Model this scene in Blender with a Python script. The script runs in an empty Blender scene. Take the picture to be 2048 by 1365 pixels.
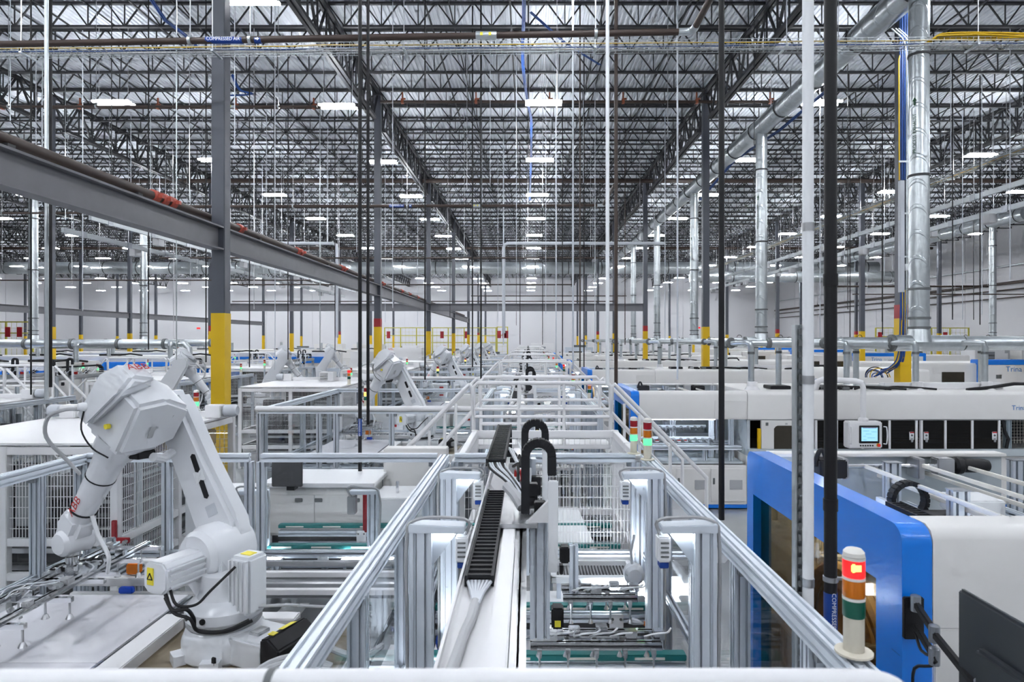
import bpy, bmesh, math, random
from mathutils import Vector, Matrix
random.seed(7)
SC = bpy.context.scene
COL = SC.collection
# ------------------------------------------------------------------ camera, world, exposure
F, CX, CY, HC = 1300.0, 1055.0, 680.0, 3.3          # focal length and vanishing point in photo pixels, eye height
cam_d = bpy.data.cameras.new('camera'); cam = bpy.data.objects.new('camera', cam_d); COL.objects.link(cam)
cam.location = (0, 0, HC); cam.rotation_euler = (math.pi/2, 0, 0)
cam_d.sensor_width = 36; cam_d.lens = F/2048*36
cam_d.shift_x = (1024-CX)/2048; cam_d.shift_y = (CY-682.5)/2048
cam_d.clip_start = .05; cam_d.clip_end = 400
cam_d.dof.use_dof = True; cam_d.dof.focus_distance = 11; cam_d.dof.aperture_fstop = 4.5
SC.camera = cam
w = bpy.data.worlds.new('hall_light'); SC.world = w; w.use_nodes = True
w.node_tree.nodes['Background'].inputs[0].default_value = (.86, .92, 1, 1)
w.node_tree.nodes['Background'].inputs[1].default_value = .2
SC.view_settings.view_transform = 'Standard'; SC.view_settings.look = 'None'
SC.view_settings.gamma = 1; SC.view_settings.use_curve_mapping = False
SC.view_settings.exposure = .74
cy = SC.cycles; cy.transparent_max_bounces = 24; cy.max_bounces = 4; cy.diffuse_bounces = 2; cy.glossy_bounces = 2; cy.transmission_bounces = 2
cy.caustics_reflective = False; cy.caustics_refractive = False; cy.use_adaptive_sampling = True; cy.adaptive_threshold = .15; cy.adaptive_min_samples = 10
LAMP = 88.0                                          # LED tube radiance of the high-bay fixtures

def P(px, py, d):                                     # photo pixel at depth d -> point in the hall
    return Vector(((px-CX)*d/F, d, HC+(CY-py)*d/F))

# ------------------------------------------------------------------ materials
MATS = {}
def mat(name, col, rough=.5, metal=0., var=.05, scale=6., bump=0., emit=None, es=0., spec=.5, coat=0.):
    m = bpy.data.materials.new(name); m.use_nodes = True; MATS[name] = m
    nt = m.node_tree; b = nt.nodes['Principled BSDF']; L = nt.links.new
    b.inputs['Roughness'].default_value = rough; b.inputs['Metallic'].default_value = metal
    b.inputs['Specular IOR Level'].default_value = spec
    if coat: b.inputs['Coat Weight'].default_value = coat; b.inputs['Coat Roughness'].default_value = .15
    if var:
        tc = nt.nodes.new('ShaderNodeTexCoord'); n = nt.nodes.new('ShaderNodeTexNoise')
        n.inputs['Scale'].default_value = scale; n.inputs['Detail'].default_value = 3
        L(tc.outputs['Object'], n.inputs['Vector'])
        r = nt.nodes.new('ShaderNodeMix'); r.data_type = 'RGBA'
        r.inputs[6].default_value = tuple(max(0, c*(1-var)) for c in col)+(1,)
        r.inputs[7].default_value = tuple(min(1, c*(1+var)) for c in col)+(1,)
        L(n.outputs['Fac'], r.inputs[0]); L(r.outputs[2], b.inputs['Base Color'])
        if bump:
            bp = nt.nodes.new('ShaderNodeBump'); bp.inputs['Strength'].default_value = bump
            bp.inputs['Distance'].default_value = .02
            L(n.outputs['Fac'], bp.inputs['Height']); L(bp.outputs[0], b.inputs['Normal'])
    else: b.inputs['Base Color'].default_value = tuple(col)+(1,)
    if emit:
        b.inputs['Emission Color'].default_value = tuple(emit)+(1,); b.inputs['Emission Strength'].default_value = es
    return m
def glass(name, tint, fac, rough=.03):                # thin sheet: see-through with a reflective film
    m = bpy.data.materials.new(name); m.use_nodes = True; MATS[name] = m
    nt = m.node_tree; nt.nodes.clear(); L = nt.links.new
    o = nt.nodes.new('ShaderNodeOutputMaterial'); t = nt.nodes.new('ShaderNodeBsdfTransparent')
    t.inputs[0].default_value = tuple(tint)+(1,)
    g = nt.nodes.new('ShaderNodeBsdfGlossy'); g.inputs['Roughness'].default_value = rough
    g.inputs['Color'].default_value = (.95, .97, 1, 1)
    lw = nt.nodes.new('ShaderNodeLayerWeight'); lw.inputs[0].default_value = .25
    pw_ = nt.nodes.new('ShaderNodeMath'); pw_.operation = 'POWER'; pw_.inputs[1].default_value = 2.5
    a = nt.nodes.new('ShaderNodeMath'); a.operation = 'MULTIPLY_ADD'; a.use_clamp = True; a.inputs[1].default_value = .55; a.inputs[2].default_value = fac
    L(lw.outputs['Facing'], pw_.inputs[0])
    mx = nt.nodes.new('ShaderNodeMixShader')
    L(pw_.outputs[0], a.inputs[0]); L(a.outputs[0], mx.inputs[0]); L(t.outputs[0], mx.inputs[1]); L(g.outputs[0], mx.inputs[2])
    L(mx.outputs[0], o.inputs[0]); return m
mat('white', (.80, .80, .82), .35, var=.02)
mat('warm_white', (.78, .77, .76), .38, var=.02)
mat('robot', (.74, .76, .80), .3, var=.03, scale=3, coat=.3)
mat('alu', (.60, .65, .72), .38, .45, var=.06, scale=9)
mat('alu_dark', (.30, .32, .35), .4, .7, var=.08)
mat('steel', (.55, .56, .58), .3, .9, var=.1, scale=14)
mat('chrome', (.75, .76, .78), .14, 1, var=.04)
mat('galv', (.56, .60, .62), .3, .85, var=.14, scale=11)
mat('galv_dull', (.40, .43, .45), .45, .5, var=.12, scale=8)
mat('joint', (.15, .16, .165), .6, .2, var=.1)
mat('black', (.012, .012, .014), .5, var=.2, spec=.3)
mat('rubber', (.014, .015, .018), .6, var=.2, spec=.3)
mat('truss', (.020, .021, .025), .55, var=.2, scale=3)
mat('col_grey', (.085, .093, .115), .45, var=.06, scale=3)
mat('beam_grey', (.17, .17, .19), .5, var=.12, scale=4)
mat('yellow', (.78, .49, .005), .45, var=.05, scale=3)
mat('red', (.36, .012, .02), .4, var=.06)
mat('orange', (.85, .22, .01), .45, var=.05)
mat('blue', (.0, .2, .80), .3, var=.03, scale=2, coat=.3)
mat('blue_cable', (.01, .06, .26), .5, var=.25, scale=30)
mat('blue_tag', (.005, .05, .30), .45, var=.03)
mat('hose_blue', (.01, .08, .60), .4, var=.1)
mat('teal', (.01, .17, .17), .5, var=.1)
mat('brown_pipe', (.045, .028, .022), .5, var=.2)
mat('belt_grey', (.26, .27, .29), .55, var=.15, scale=5)
mat('belt_white', (.75, .73, .68), .55, var=.05)
mat('sheet', (.72, .72, .77), .22, var=.02, scale=2)
mat('plate_brown', (.16, .125, .075), .55, var=.25, scale=5)
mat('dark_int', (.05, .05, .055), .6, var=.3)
mat('grey_int', (.33, .35, .37), .5, var=.15)
mat('grey', (.42, .43, .45), .5, var=.05)
mat('beige', (.66, .62, .52), .5, var=.04)
mat('lens_white', (.8, .78, .74), .4, var=.02)
mat('tag_yellow', (.85, .72, .05), .5, var=.02)
mat('green_tag', (.12, .55, .05), .5, var=.02)
mat('letter_red', (.50, .015, .015), .5, var=.02)
mat('letter_white', (.85, .87, .9), .5, var=.02)
mat('letter_grey', (.55, .58, .63), .5, var=.02)
mat('letter_blue', (.02, .2, .55), .5, var=.02)
mat('safety_yellow', (.55, .50, .08), .5, var=.05)
mat('brown_card', (.55, .38, .18), .7, var=.1)
mat('lamp_tube', (.9, .9, .9), .5, var=0, emit=(.93, .96, 1), es=LAMP)
mat('led_panel', (.9, .9, .9), .5, var=0, emit=(.86, .93, 1), es=16)
mat('screen', (.02, .05, .1), .3, var=0, emit=(.33, .66, .9), es=.75)
mat('screen_line', (.02, .05, .1), .3, var=0, emit=(.05, .25, .5), es=.7)
for n_, c_ in (('red', (.30, .004, .012)), ('amber', (.62, .17, .006)), ('green', (.004, .10, .065))):
    mat('lens_'+n_, c_, .3, var=.02)
mat('lit_red', (.4, .01, .01), .3, var=0, emit=(1, .018, .02), es=.75)
mat('lit_core', (1, .5, .2), .3, var=0, emit=(1, .40, .10), es=1.8)
mat('lit_green', (.02, .4, .15), .3, var=0, emit=(.12, 1, .30), es=.95)
mat('lit_amber', (.9, .6, .2), .3, var=0, emit=(1, .50, .06), es=1.2)
glass('pane', (.965, .975, .98), .015)
glass('tint', (.62, .51, .34), .03)
glass('smoke', (.30, .25, .19), .03)
M = MATS

# ------------------------------------------------------------------ mesh helpers
def curve_pts(q, n=4):                                # soft bends through the given points
    T = []
    for i in range(len(q)):
        a, b = q[max(i-1, 0)], q[min(i+1, len(q)-1)]; T.append((b-a).normalized() if (b-a).length else Vector((0, 0, 0)))
    r_ = []
    for i in range(len(q)-1):
        L_ = (q[i+1]-q[i]).length*.9; p0, p1, m0, m1 = q[i], q[i+1], T[i]*L_, T[i+1]*L_
        for k in range(n):
            u = k/n; r_.append(p0*(2*u**3-3*u*u+1)+m0*(u**3-2*u*u+u)+p1*(-2*u**3+3*u*u)+m1*(u**3-u*u))
    return r_+[q[-1]]
class MB:
    def __init__(s): s.v = []; s.f = []
    def add(s, vs, fs):
        o = len(s.v); s.v += [tuple(v) for v in vs]; s.f += [tuple(i+o for i in f) for f in fs]; return s
    def box(s, c, d, rz=0.):
        x, y, z = (k/2 for k in d); ca, sa = math.cos(rz), math.sin(rz)
        vs = []
        for i in (-1, 1):
            for j in (-1, 1):
                for k in (-1, 1):
                    a, b = i*x, j*y
                    vs.append((c[0]+a*ca-b*sa, c[1]+a*sa+b*ca, c[2]+k*z))
        return s.add(vs, [(0, 1, 3, 2), (4, 6, 7, 5), (0, 4, 5, 1), (2, 3, 7, 6), (0, 2, 6, 4), (1, 5, 7, 3)])
    def bb(s, x0, x1, y0, y1, z0, z1):
        return s.box(((x0+x1)/2, (y0+y1)/2, (z0+z1)/2), (abs(x1-x0), abs(y1-y0), abs(z1-z0)))
    def sect(s, p0, p1, poly, up=(0, 0, 1)):           # extrude a 2-D section (side, up) from p0 to p1
        p0 = Vector(p0); p1 = Vector(p1); d = (p1-p0).normalized(); u = Vector(up)
        if abs(d.dot(u)) > .98: u = Vector((0, 1, 0))
        a = d.cross(u).normalized(); u = a.cross(d).normalized(); n = len(poly)
        vs = [p+a*q[0]+u*q[1] for p in (p0, p1) for q in poly]
        return s.add(vs, [tuple(range(n-1, -1, -1)), tuple(range(n, 2*n))]+[(i, (i+1) % n, n+(i+1) % n, n+i) for i in range(n)])
    def bar(s, p0, p1, w_, h_=None, up=(0, 0, 1)):
        h_ = w_ if h_ is None else h_; a, b = w_/2, h_/2
        return s.sect(p0, p1, [(-a, -b), (a, -b), (a, b), (-a, b)], up)
    def slot(s, p0, p1, w_, h_=None, up=(0, 0, 1), g=.019):   # aluminium profile with a groove in each 45 mm of side
        h_ = w_ if h_ is None else h_
        def side(n, L_):
            t = []
            for k in range(n):
                c = -L_/2+L_*(k+.5)/n; q = min(g, L_/n*.36)
                t += [(c-q*.5, 0), (c-q*.5, q*1.8), (c+q*.5, q*1.8), (c+q*.5, 0)]
            return t
        na, nb = max(1, round(w_/.06)), max(1, round(h_/.06)); a, b = w_/2, h_/2; pl = []
        pl.append((-a, -b)); pl += [(t, -b+q) for t, q in side(na, w_)]
        pl.append((a, -b)); pl += [(a-q, t) for t, q in side(nb, h_)]
        pl.append((a, b)); pl += [(-t, b-q) for t, q in side(na, w_)]
        pl.append((-a, b)); pl += [(-a+q, -t) for t, q in side(nb, h_)]
        return s.sect(p0, p1, pl, up)
    def tube(s, pts, r, n=8, closed=False):
        pts = [Vector(p) for p in pts]
        if len(pts) > 3 and not isinstance(r, (list, tuple)) and r < .0285: pts = curve_pts(pts)
        m = len(pts); rs = r if isinstance(r, (list, tuple)) else [r]*m
        T = []
        for i in range(m):
            a = pts[max(i-1, 0)]; b = pts[min(i+1, m-1)]; T.append((b-a).normalized())
        u = Vector((0, 0, 1))
        if abs(T[0].dot(u)) > .9: u = Vector((0, 1, 0))
        u = (u-T[0]*u.dot(T[0])).normalized(); o = len(s.v); vs = []
        for i in range(m):
            u = (u-T[i]*u.dot(T[i])).normalized(); v = T[i].cross(u)
            for k in range(n):
                t = 2*math.pi*(k+.5)/n; vs.append(pts[i]+(u*math.cos(t)+v*math.sin(t))*rs[i])
        fs = [(i*n+k, i*n+(k+1) % n, (i+1)*n+(k+1) % n, (i+1)*n+k) for i in range(m-1) for k in range(n)]
        fs += [tuple(range(n-1, -1, -1)), tuple(range((m-1)*n, m*n))]
        return s.add(vs, fs)
    def cyl(s, p0, p1, r, n=12): return s.tube([p0, p1], r, n)
    def lathe(s, c, prof, n=16, axis=(0, 0, 1)):       # prof: (radius, offset along axis)
        ax = Vector(axis).normalized(); c = Vector(c)
        return s.tube_prof(c, ax, prof, n)
    def tube_prof(s, c, ax, prof, n):
        u = Vector((1, 0, 0)) if abs(ax.x) < .9 else Vector((0, 1, 0))
        u = (u-ax*u.dot(ax)).normalized(); v = ax.cross(u); m = len(prof)
        vs = [c+ax*h+(u*math.cos(2*math.pi*k/n)+v*math.sin(2*math.pi*k/n))*r for r, h in prof for k in range(n)]
        fs = [(i*n+k, i*n+(k+1) % n, (i+1)*n+(k+1) % n, (i+1)*n+k) for i in range(m-1) for k in range(n)]
        fs += [tuple(range(n-1, -1, -1)), tuple(range((m-1)*n, m*n))]
        return s.add(vs, fs)
    def prism(s, poly, ax, lo, hi):                    # polygon in the plane across ax ('x': (y,z), 'y': (x,z), 'z': (x,y))
        n = len(poly)
        def q(p, t): return {'x': (t, p[0], p[1]), 'y': (p[0], t, p[1]), 'z': (p[0], p[1], t)}[ax]
        return s.add([q(p, lo) for p in poly]+[q(p, hi) for p in poly],
                     [tuple(range(n-1, -1, -1)), tuple(range(n, 2*n))]+[(i, (i+1) % n, n+(i+1) % n, n+i) for i in range(n)])
    def hull(s, pts):
        bm = bmesh.new()
        for p in pts: bm.verts.new(p)
        r = bmesh.ops.convex_hull(bm, input=bm.verts)
        bmesh.ops.delete(bm, geom=list({g for g in r['geom_interior']+r['geom_unused'] if isinstance(g, bmesh.types.BMVert)}), context='VERTS')
        bmesh.ops.dissolve_limit(bm, angle_limit=.02, verts=bm.verts, edges=bm.edges)
        bm.verts.index_update()
        s.add([v.co.copy() for v in bm.verts], [[v.index for v in f.verts] for f in bm.faces]); bm.free(); return s
    def mesh(s, name, bevel=0., smooth=35, seg=2):
        me = bpy.data.meshes.new(name); me.from_pydata(s.v, [], s.f)
        bm = bmesh.new(); bm.from_mesh(me)
        if bevel:
            es = [e for e in bm.edges if len(e.link_faces) == 2 and e.calc_face_angle(0) > .35]
            bmesh.ops.bevel(bm, geom=es, offset=bevel, segments=seg, affect='EDGES', clamp_overlap=True)
        bmesh.ops.recalc_face_normals(bm, faces=bm.faces); bm.to_mesh(me); bm.free()
        if smooth:
            me.polygons.foreach_set('use_smooth', [True]*len(me.polygons)); me.set_sharp_from_angle(angle=math.radians(smooth))
        return me
    def build(s, name, m, parent=None, bevel=0., smooth=35, loc=None, **props):
        """one mesh object; points are given in hall coordinates unless the parent carries 'local' coordinates"""
        if parent is not None: off = Vector((0, 0, 0)) if parent.get('_l') else world_loc(parent)
        elif loc is not None: off = Vector(loc)
        else:
            off = Vector(((min(v[0] for v in s.v)+max(v[0] for v in s.v))/2, (min(v[1] for v in s.v)+max(v[1] for v in s.v))/2, min(v[2] for v in s.v)))
        s.v = [tuple(Vector(v)-off) for v in s.v]
        o = bpy.data.objects.new(name, s.mesh(name, bevel, smooth)); COL.objects.link(o)
        o.data.materials.append(M[m] if isinstance(m, str) else m)
        if parent is not None:
            o.parent = parent
            if parent.get('_l'): o['_l'] = 1
        else: o.location = off
        for k, v in props.items(): o[k] = v
        return o
def world_loc(o):
    l = Vector(o.location)
    while o.parent: o = o.parent; l += Vector(o.location)
    return l
def thing(name, label, cat, loc=(0, 0, 0), group=None, rz=0., local=False):
    o = bpy.data.objects.new(name, None); COL.objects.link(o); o.location = loc; o.rotation_euler = (0, 0, rz)
    o.empty_display_size = .1
    tag(o, label, cat, group)
    if local or rz: o['_l'] = 1
    return o
def tag(o, label=None, cat=None, group=None, kind=None):
    if label: o['label'] = label
    if cat: o['category'] = cat
    if group: o['group'] = group
    if kind: o['kind'] = kind
    return o
KEEP = ('_l',)
def kids(o): return [c for c in CH.get(o.name, [])] if CH else list(o.children)
CH = {}
def clone(root, d=(0, 0, 0), label=None, group=None, rz=None, rec=True):
    """copy a thing with its parts and sub-parts, moved by d"""
    def cp(o, par):
        c = o.copy(); COL.objects.link(c); c.parent = par
        if rec:
            for k in o.children: cp(k, c)
        return c
    c = cp(root, None); c.location = Vector(root.location)+Vector(d)
    if rz is not None: c.rotation_euler = (0, 0, rz)
    if label: c['label'] = label
    if group: c['group'] = group
    return c
JOIN = {}
def far_copy(root, d, label, group=None, rz=None):
    """copy of a thing too small in the photo to show parts: its parts joined into one shared mesh"""
    if root.name not in JOIN:
        vs, fs, mi, ms = [], [], [], []
        def walk(o, mtx):
            if o.type == 'MESH':
                off = len(vs); vs.extend(tuple(mtx@v.co) for v in o.data.vertices)
                sl = []
                for m_ in o.data.materials:
                    if m_ not in ms: ms.append(m_)
                    sl.append(ms.index(m_))
                for p in o.data.polygons:
                    fs.append([off+i for i in p.vertices]); mi.append(sl[p.material_index])
            for k in o.children: walk(k, mtx@k.matrix_basis)
        walk(root, Matrix.Identity(4))
        me = bpy.data.meshes.new(root.name.split('.')[0]); me.from_pydata(vs, [], fs)
        for m_ in ms: me.materials.append(m_)
        me.polygons.foreach_set('material_index', mi)
        me.polygons.foreach_set('use_smooth', [True]*len(me.polygons)); me.set_sharp_from_angle(angle=math.radians(35))
        JOIN[root.name] = me
    o = bpy.data.objects.new(root.name.split('.')[0], JOIN[root.name]); COL.objects.link(o)
    o.location = Vector(root.location)+Vector(d); o.rotation_euler = root.rotation_euler if rz is None else (0, 0, rz)
    tag(o, label, root.get('category'), group or root.get('group')); return o
def share(o, parent, loc, name=None, rz=None):        # another part with the same mesh
    c = bpy.data.objects.new(name or o.name.split('.')[0], o.data); COL.objects.link(c); c.parent = parent; c.location = loc
    if rz is not None: c.rotation_euler = (0, 0, rz)
    return c
def arc(c, r, a0, a1, n, u, v):                       # points on a circle in the plane of u and v
    c = Vector(c); u = Vector(u); v = Vector(v)
    return [c+u*(r*math.cos(a0+(a1-a0)*i/n))+v*(r*math.sin(a0+(a1-a0)*i/n)) for i in range(n+1)]
def text_mesh(txt, size, m, parent, origin, xdir, ydir, ext=.0, name='lettering', squash=1.0, off=.002):
    cu = bpy.data.curves.new('t', 'FONT'); cu.body = txt; cu.size = size; cu.extrude = ext; cu.align_x = 'CENTER'; cu.align_y = 'CENTER'
    cu.resolution_u = 2
    t = bpy.data.objects.new('t', cu); COL.objects.link(t)
    me = bpy.data.meshes.new_from_object(t.evaluated_get(bpy.context.evaluated_depsgraph_get())); bpy.data.objects.remove(t); bpy.data.curves.remove(cu)
    x = Vector(xdir).normalized(); y = Vector(ydir); y = (y-x*y.dot(x)).normalized(); z = x.cross(y)
    mt = Matrix((x*squash, y, z)).transposed().to_4x4(); o0 = Vector(origin)+z*off
    if parent is not None and not parent.get('_l'): o0 = o0-world_loc(parent)
    me.transform(Matrix.Translation(o0)@mt); me.name = name
    o = bpy.data.objects.new(name, me); COL.objects.link(o); me.materials.clear(); me.materials.append(M[m]); o.parent = parent
    return o
ORD = ['nearest', 'second', 'third', 'fourth', 'fifth', 'sixth', 'seventh', 'eighth', 'ninth', 'tenth', 'eleventh', 'twelfth', 'thirteenth', 'fourteenth', 'fifteenth', 'sixteenth', 'seventeenth', 'eighteenth', 'nineteenth', 'twentieth']
# ================================================================== the hall
BX, BY = 12.7, 12.9                                    # bay size
XC = [-5.8+BX*k for k in range(-5, 4)]                 # column lines
YC = [12.3+BY*k for k in range(-1, 7)]
ZD = 13.05; YB, XR, XL, YF = 102.6, 39.2, -70.5, -16.
def proc_floor():
    m = mat('concrete', (.34, .35, .36), .22, var=.18, scale=.6, bump=.02); return m
proc_floor()
mat('wall_white', (.74, .74, .77), .6, var=.03, scale=.4)
mat('deck_white', (.66, .69, .74), .5, var=.06, scale=1.2)
MB().bb(XL-.2, XR+.2, YF, YB+.2, -.2, 0).build('floor', 'concrete', kind='structure')
wb = MB().bb(XL-.2, XR+.2, YB+.05, YB+.3, 0, ZD).build('wall_back', 'wall_white', kind='structure')
wr = MB().bb(XR+.05, XR+.3, YF, YB, 0, ZD).build('wall_right', 'wall_white', kind='structure')
wl = MB().bb(XL-.3, XL-.05, YF, YB, 0, ZD).build('wall_left', 'wall_white', kind='structure')
# tilt-up wall panels, each a slab with open joints
o = None
for i in range(15):
    x0 = XL+i*7.31
    if o is None: o = MB().bb(x0+.02, x0+7.29, YB-.03, YB+.05, 0, 12.9).build('wall_panel', 'wall_white', wb, bevel=.01, smooth=0)
    else: share(o, wb, (7.31*i, 0, 0))
for W_, sx, yr in ((wr, XR, range(9)), (wl, XL, range(9))):
    o = None
    for i in yr:
        y0 = YB-(i+1)*7.4; s_ = 1 if sx > 0 else -1
        if o is None: o = MB().bb(sx-.03*s_, sx+.05*s_, y0+.02, y0+7.38, 0, 12.9).build('wall_panel', 'wall_white', W_, bevel=.01, smooth=0)
        else: share(o, W_, (0, -7.4*i, 0))
# ceiling: ribbed steel deck
mb = MB(); pit = .1525; n = int((XR-XL)/pit)
pts = []
for i in range(n):
    x = XL+i*pit; pts += [(x, 0), (x+.055, 0), (x+.075, .04), (x+.13, .04)]
pts.append((XL+n*pit, 0))
vs = [(x, y, ZD+z) for y in (YF, YB) for x, z in pts]; k = len(pts)
mb.add(vs, [(i, i+1, k+i+1, k+i) for i in range(k-1)])
ceil = mb.build('ceiling', 'deck_white', kind='structure', smooth=0, loc=(0, 0, ZD))
MB().bb(XL, XR, YF, YB, ZD+.1, ZD+.2).build('roof_slab', 'deck_white', ceil)
# open-web joists along x
DJ = .73; NP = 12; pw = BX/NP
def joist_parts():
    top = MB().bb(.05, BX-.05, -.055, .055, -.06, 0)
    bot = MB().bb(pw*.5-.05, BX-pw*.5+.05, -.05, .05, -DJ, -DJ+.055)
    web = MB()
    for i in range(NP):
        b = (pw*(i+.5), 0, -DJ+.03)
        web.bar((pw*i+.04, 0, -.04), b, .036); web.bar(b, (pw*(i+1)-.04, 0, -.04), .036)
        if 0 < i < NP-1 or True: web.bar(b, (b[0], 0, -.04), .028)
    return top, bot, web
t_, b_, w_ = joist_parts()
me_t, me_b, me_w = (q.mesh('joist', smooth=0) for q in (t_, b_, w_))
allm = MB()
for q in joist_parts(): allm.add(q.v, q.f)
me_all = allm.mesh('joist', smooth=0)
for m_ in (me_t, me_b, me_w, me_all): m_.materials.append(M['truss'])
def childmesh(name, me, par, loc):
    c = bpy.data.objects.new(name, me); COL.objects.link(c); c.parent = par; c.location = loc; return c
JO = []
for k in range(0, 56):
    y = YC[0]+4*1.6125+1.6125*k
    if y > YB-.5: break
    for x0 in [XC[0]-BX+BX*i for i in range(0, 10)]:
        a, b = CX+x0*F/y, CX+(x0+BX)*F/y
        if b < -60 or a > 2110 or x0+BX > XR+7 or x0 < XL-12: continue
        JO.append((y, x0))
JO.sort()
print('joists', len(JO))
rest = MB()
for i, (y, x0) in enumerate(JO):
    if i < 300:
        if y < 30:
            j = childmesh('joist', me_t, ceil, (x0, y, -.01)); childmesh('bottom_chord', me_b, j, (0, 0, 0)); childmesh('web', me_w, j, (0, 0, 0))
        else: childmesh('joist', me_all, ceil, (x0, y, -.01))
    else: rest.add([(v[0]+x0, v[1]+y, v[2]-.01) for v in allm.v], allm.f)
if rest.v:
    o = bpy.data.objects.new('joist_field', rest.mesh('joist_field', smooth=0)); COL.objects.link(o); o.parent = ceil; o['kind'] = 'stuff'
    o.data.materials.append(M['truss'])
# joist girders along y on the column lines
DG = 1.25
def girder():
    g = MB()
    for s_ in (-.075, .075):
        g.bb(s_-.05, s_+.05, .1, BY-.1, -.09, 0); g.bb(s_-.05, s_+.05, .8, BY-.8, -DG, -DG+.10)
    n = 8; p = BY/n
    for i in range(n):
        b = (0, p*(i+.5), -DG+.06)
        g.bar((0, p*i+.06, -.05), b, .07, .05); g.bar(b, (0, p*(i+1)-.06, -.05), .07, .05); g.bar(b, (0, b[1], -.05), .05)
        if i: g.bar((0, p*i, -.05), (0, p*i, -DG+.05), .045)
    return g
me_g = girder().mesh('girder', smooth=0); me_g.materials.append(M['truss'])
for x in XC[1:]:
    for y in YC[:-1]+[YC[-1]]:
        if abs(CX+x*F/(y+BY)-1024) < 1150 and y+BY < YB+1: childmesh('girder', me_g, ceil, (x, y, -.2))
# bridging lines between the joists
for x0 in XC[1:]:
    for fr in (.24, .42, .62, .80):
        x = x0+BX*fr
        if abs(x) > 40: continue
        MB().bar((x, 10, ZD-DJ+.02), (x, YB, ZD-DJ+.02), .05, .03).build('bridging_bar', 'truss', ceil, smooth=0)
        MB().bar((x+.5, 10, ZD-.1), (x+.5, YB, ZD-.1), .04, .03).build('bridging_bar', 'truss', ceil, smooth=0)
# ------------------------------------------------------------------ columns
def column(i, j, red):
    x, y = XC[i], YC[j]
    if (i, j) == (6, 1): x, y = 8.80, 15.25
    if (i, j) == (6, 4): y = 51.75
    zt = ZD-.3; w_ = .125
    c = MB().bb(x-w_, x+w_, y-w_, y+w_, 0, zt).build('column', 'col_grey', kind='structure', smooth=0, bevel=.012)
    zy = 3.80
    MB().bb(x-w_-.004, x+w_+.004, y-w_-.004, y+w_+.004, 0, zy).build('paint_band', 'yellow', c, smooth=0)
    if red: MB().bb(x-w_-.004, x+w_+.004, y-w_-.004, y+w_+.004, zy, zy+.32).build('paint_band', 'red', c, smooth=0)
    MB().bb(x-.2, x+.2, y-.2, y+.2, 0, .03).build('base_plate', 'col_grey', c, smooth=0)
    MB().bb(x-.17, x+.17, y-.17, y+.17, zt-.02, zt+.05).build('cap_plate', 'truss', c, smooth=0)
    return c
for i in range(len(XC)):
    for j in range(1, len(YC)):
        if abs(CX+XC[i]*F/YC[j]-1024) < 1060: column(i, j, (i, j) in ((5, 2), (6, 1), (6, 3), (6, 5), (7, 4), (8, 5), (8, 6), (4, 3), (4, 5), (3, 3), (3, 5), (7, 6), (5, 6)))
# ------------------------------------------------------------------ steel beams between the columns
def ibeam(p0, p1, h=.44, fw=.24):
    a, b, t, q = fw/2, h/2, .03, .012
    return MB().sect(p0, p1, [(-a, -b), (a, -b), (a, -b+t), (q, -b+t), (q, b-t), (a, b-t), (a, b), (-a, b), (-a, b-t), (-q, b-t), (-q, -b+t), (-a, -b+t)])
zb = 5.2
for j, (y0, y1) in enumerate(((-.6, 12.3), (12.3, 25.2), (25.2, 38.1), (38.1, 51), (51, 63.9))):
    o = ibeam((XC[5], y0+.13, zb), (XC[5], y1-.13, zb)).build('steel_beam', 'beam_grey', smooth=0)
    tag(o, 'grey steel beam on the yellow-footed column line, %s span from the camera' % ORD[j], 'beam', 'steel beams along the column line left of the gantries')
for j, (x0, x1) in enumerate(((XC[5], XC[6]), (XC[4], XC[5]))):
    o = ibeam((x0+.13, 38.1, zb), (x1-.13, 38.1, zb)).build('steel_beam', 'beam_grey', smooth=0)
    tag(o, 'grey steel beam crossing behind the robots, '+('right span ending at red-topped column' if j == 0 else 'left span behind the big yellow column'), 'beam', 'steel beams crossing the hall')
for j in range(3):
    o = ibeam((XC[3], YC[3]+BY*j+.13, zb), (XC[3], YC[4]+BY*j-.13, zb)).build('steel_beam', 'beam_grey', smooth=0)
    tag(o, 'grey steel beam near the left wall, %s span from the camera' % ORD[j], 'beam', 'steel beams near the left wall')
# sprinkler main lying on the beam line with red couplings
XS = XC[5]-.24
t = thing('sprinkler_main', 'dark sprinkler main with red couplings lying along the grey steel beam', 'pipe', (XS, 0, zb+.45))
MB().tube([(XS, 3, zb+.42), (XS, 62, zb+.42)], .075, 12).build('pipe', 'brown_pipe', t)
oc = None
for y in (10.5, 10.75, 11.0, 13.6, 17.0, 17.25, 21, 21.3, 26.5, 27, 31, 33, 35.5):
    if oc is None:
        m_ = MB(); m_.lathe((XS, y-.08, zb+.42), [(.09, 0), (.105, .02), (.105, .14), (.09, .16)], 12, (0, 1, 0)); m_.box((XS+.12, y, zb+.42), (.09, .07, .06)); m_.box((XS-.12, y, zb+.42), (.09, .07, .06))
        oc = m_.build('coupling', 'red_coupling' if 'red_coupling' in M else mat('red_coupling', (.42, .07, .045), .5, var=.2), t)
        y00 = y
    else: share(oc, t, (0, y-y00, 0))
for y in (7.5, 10, 14.5, 19.5, 24, 29.5):
    MB().bb(XS-.09, XS+.09, y-.06, y+.06, zb+.22, zb+.36).build('saddle', 'truss', t, smooth=0)
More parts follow.
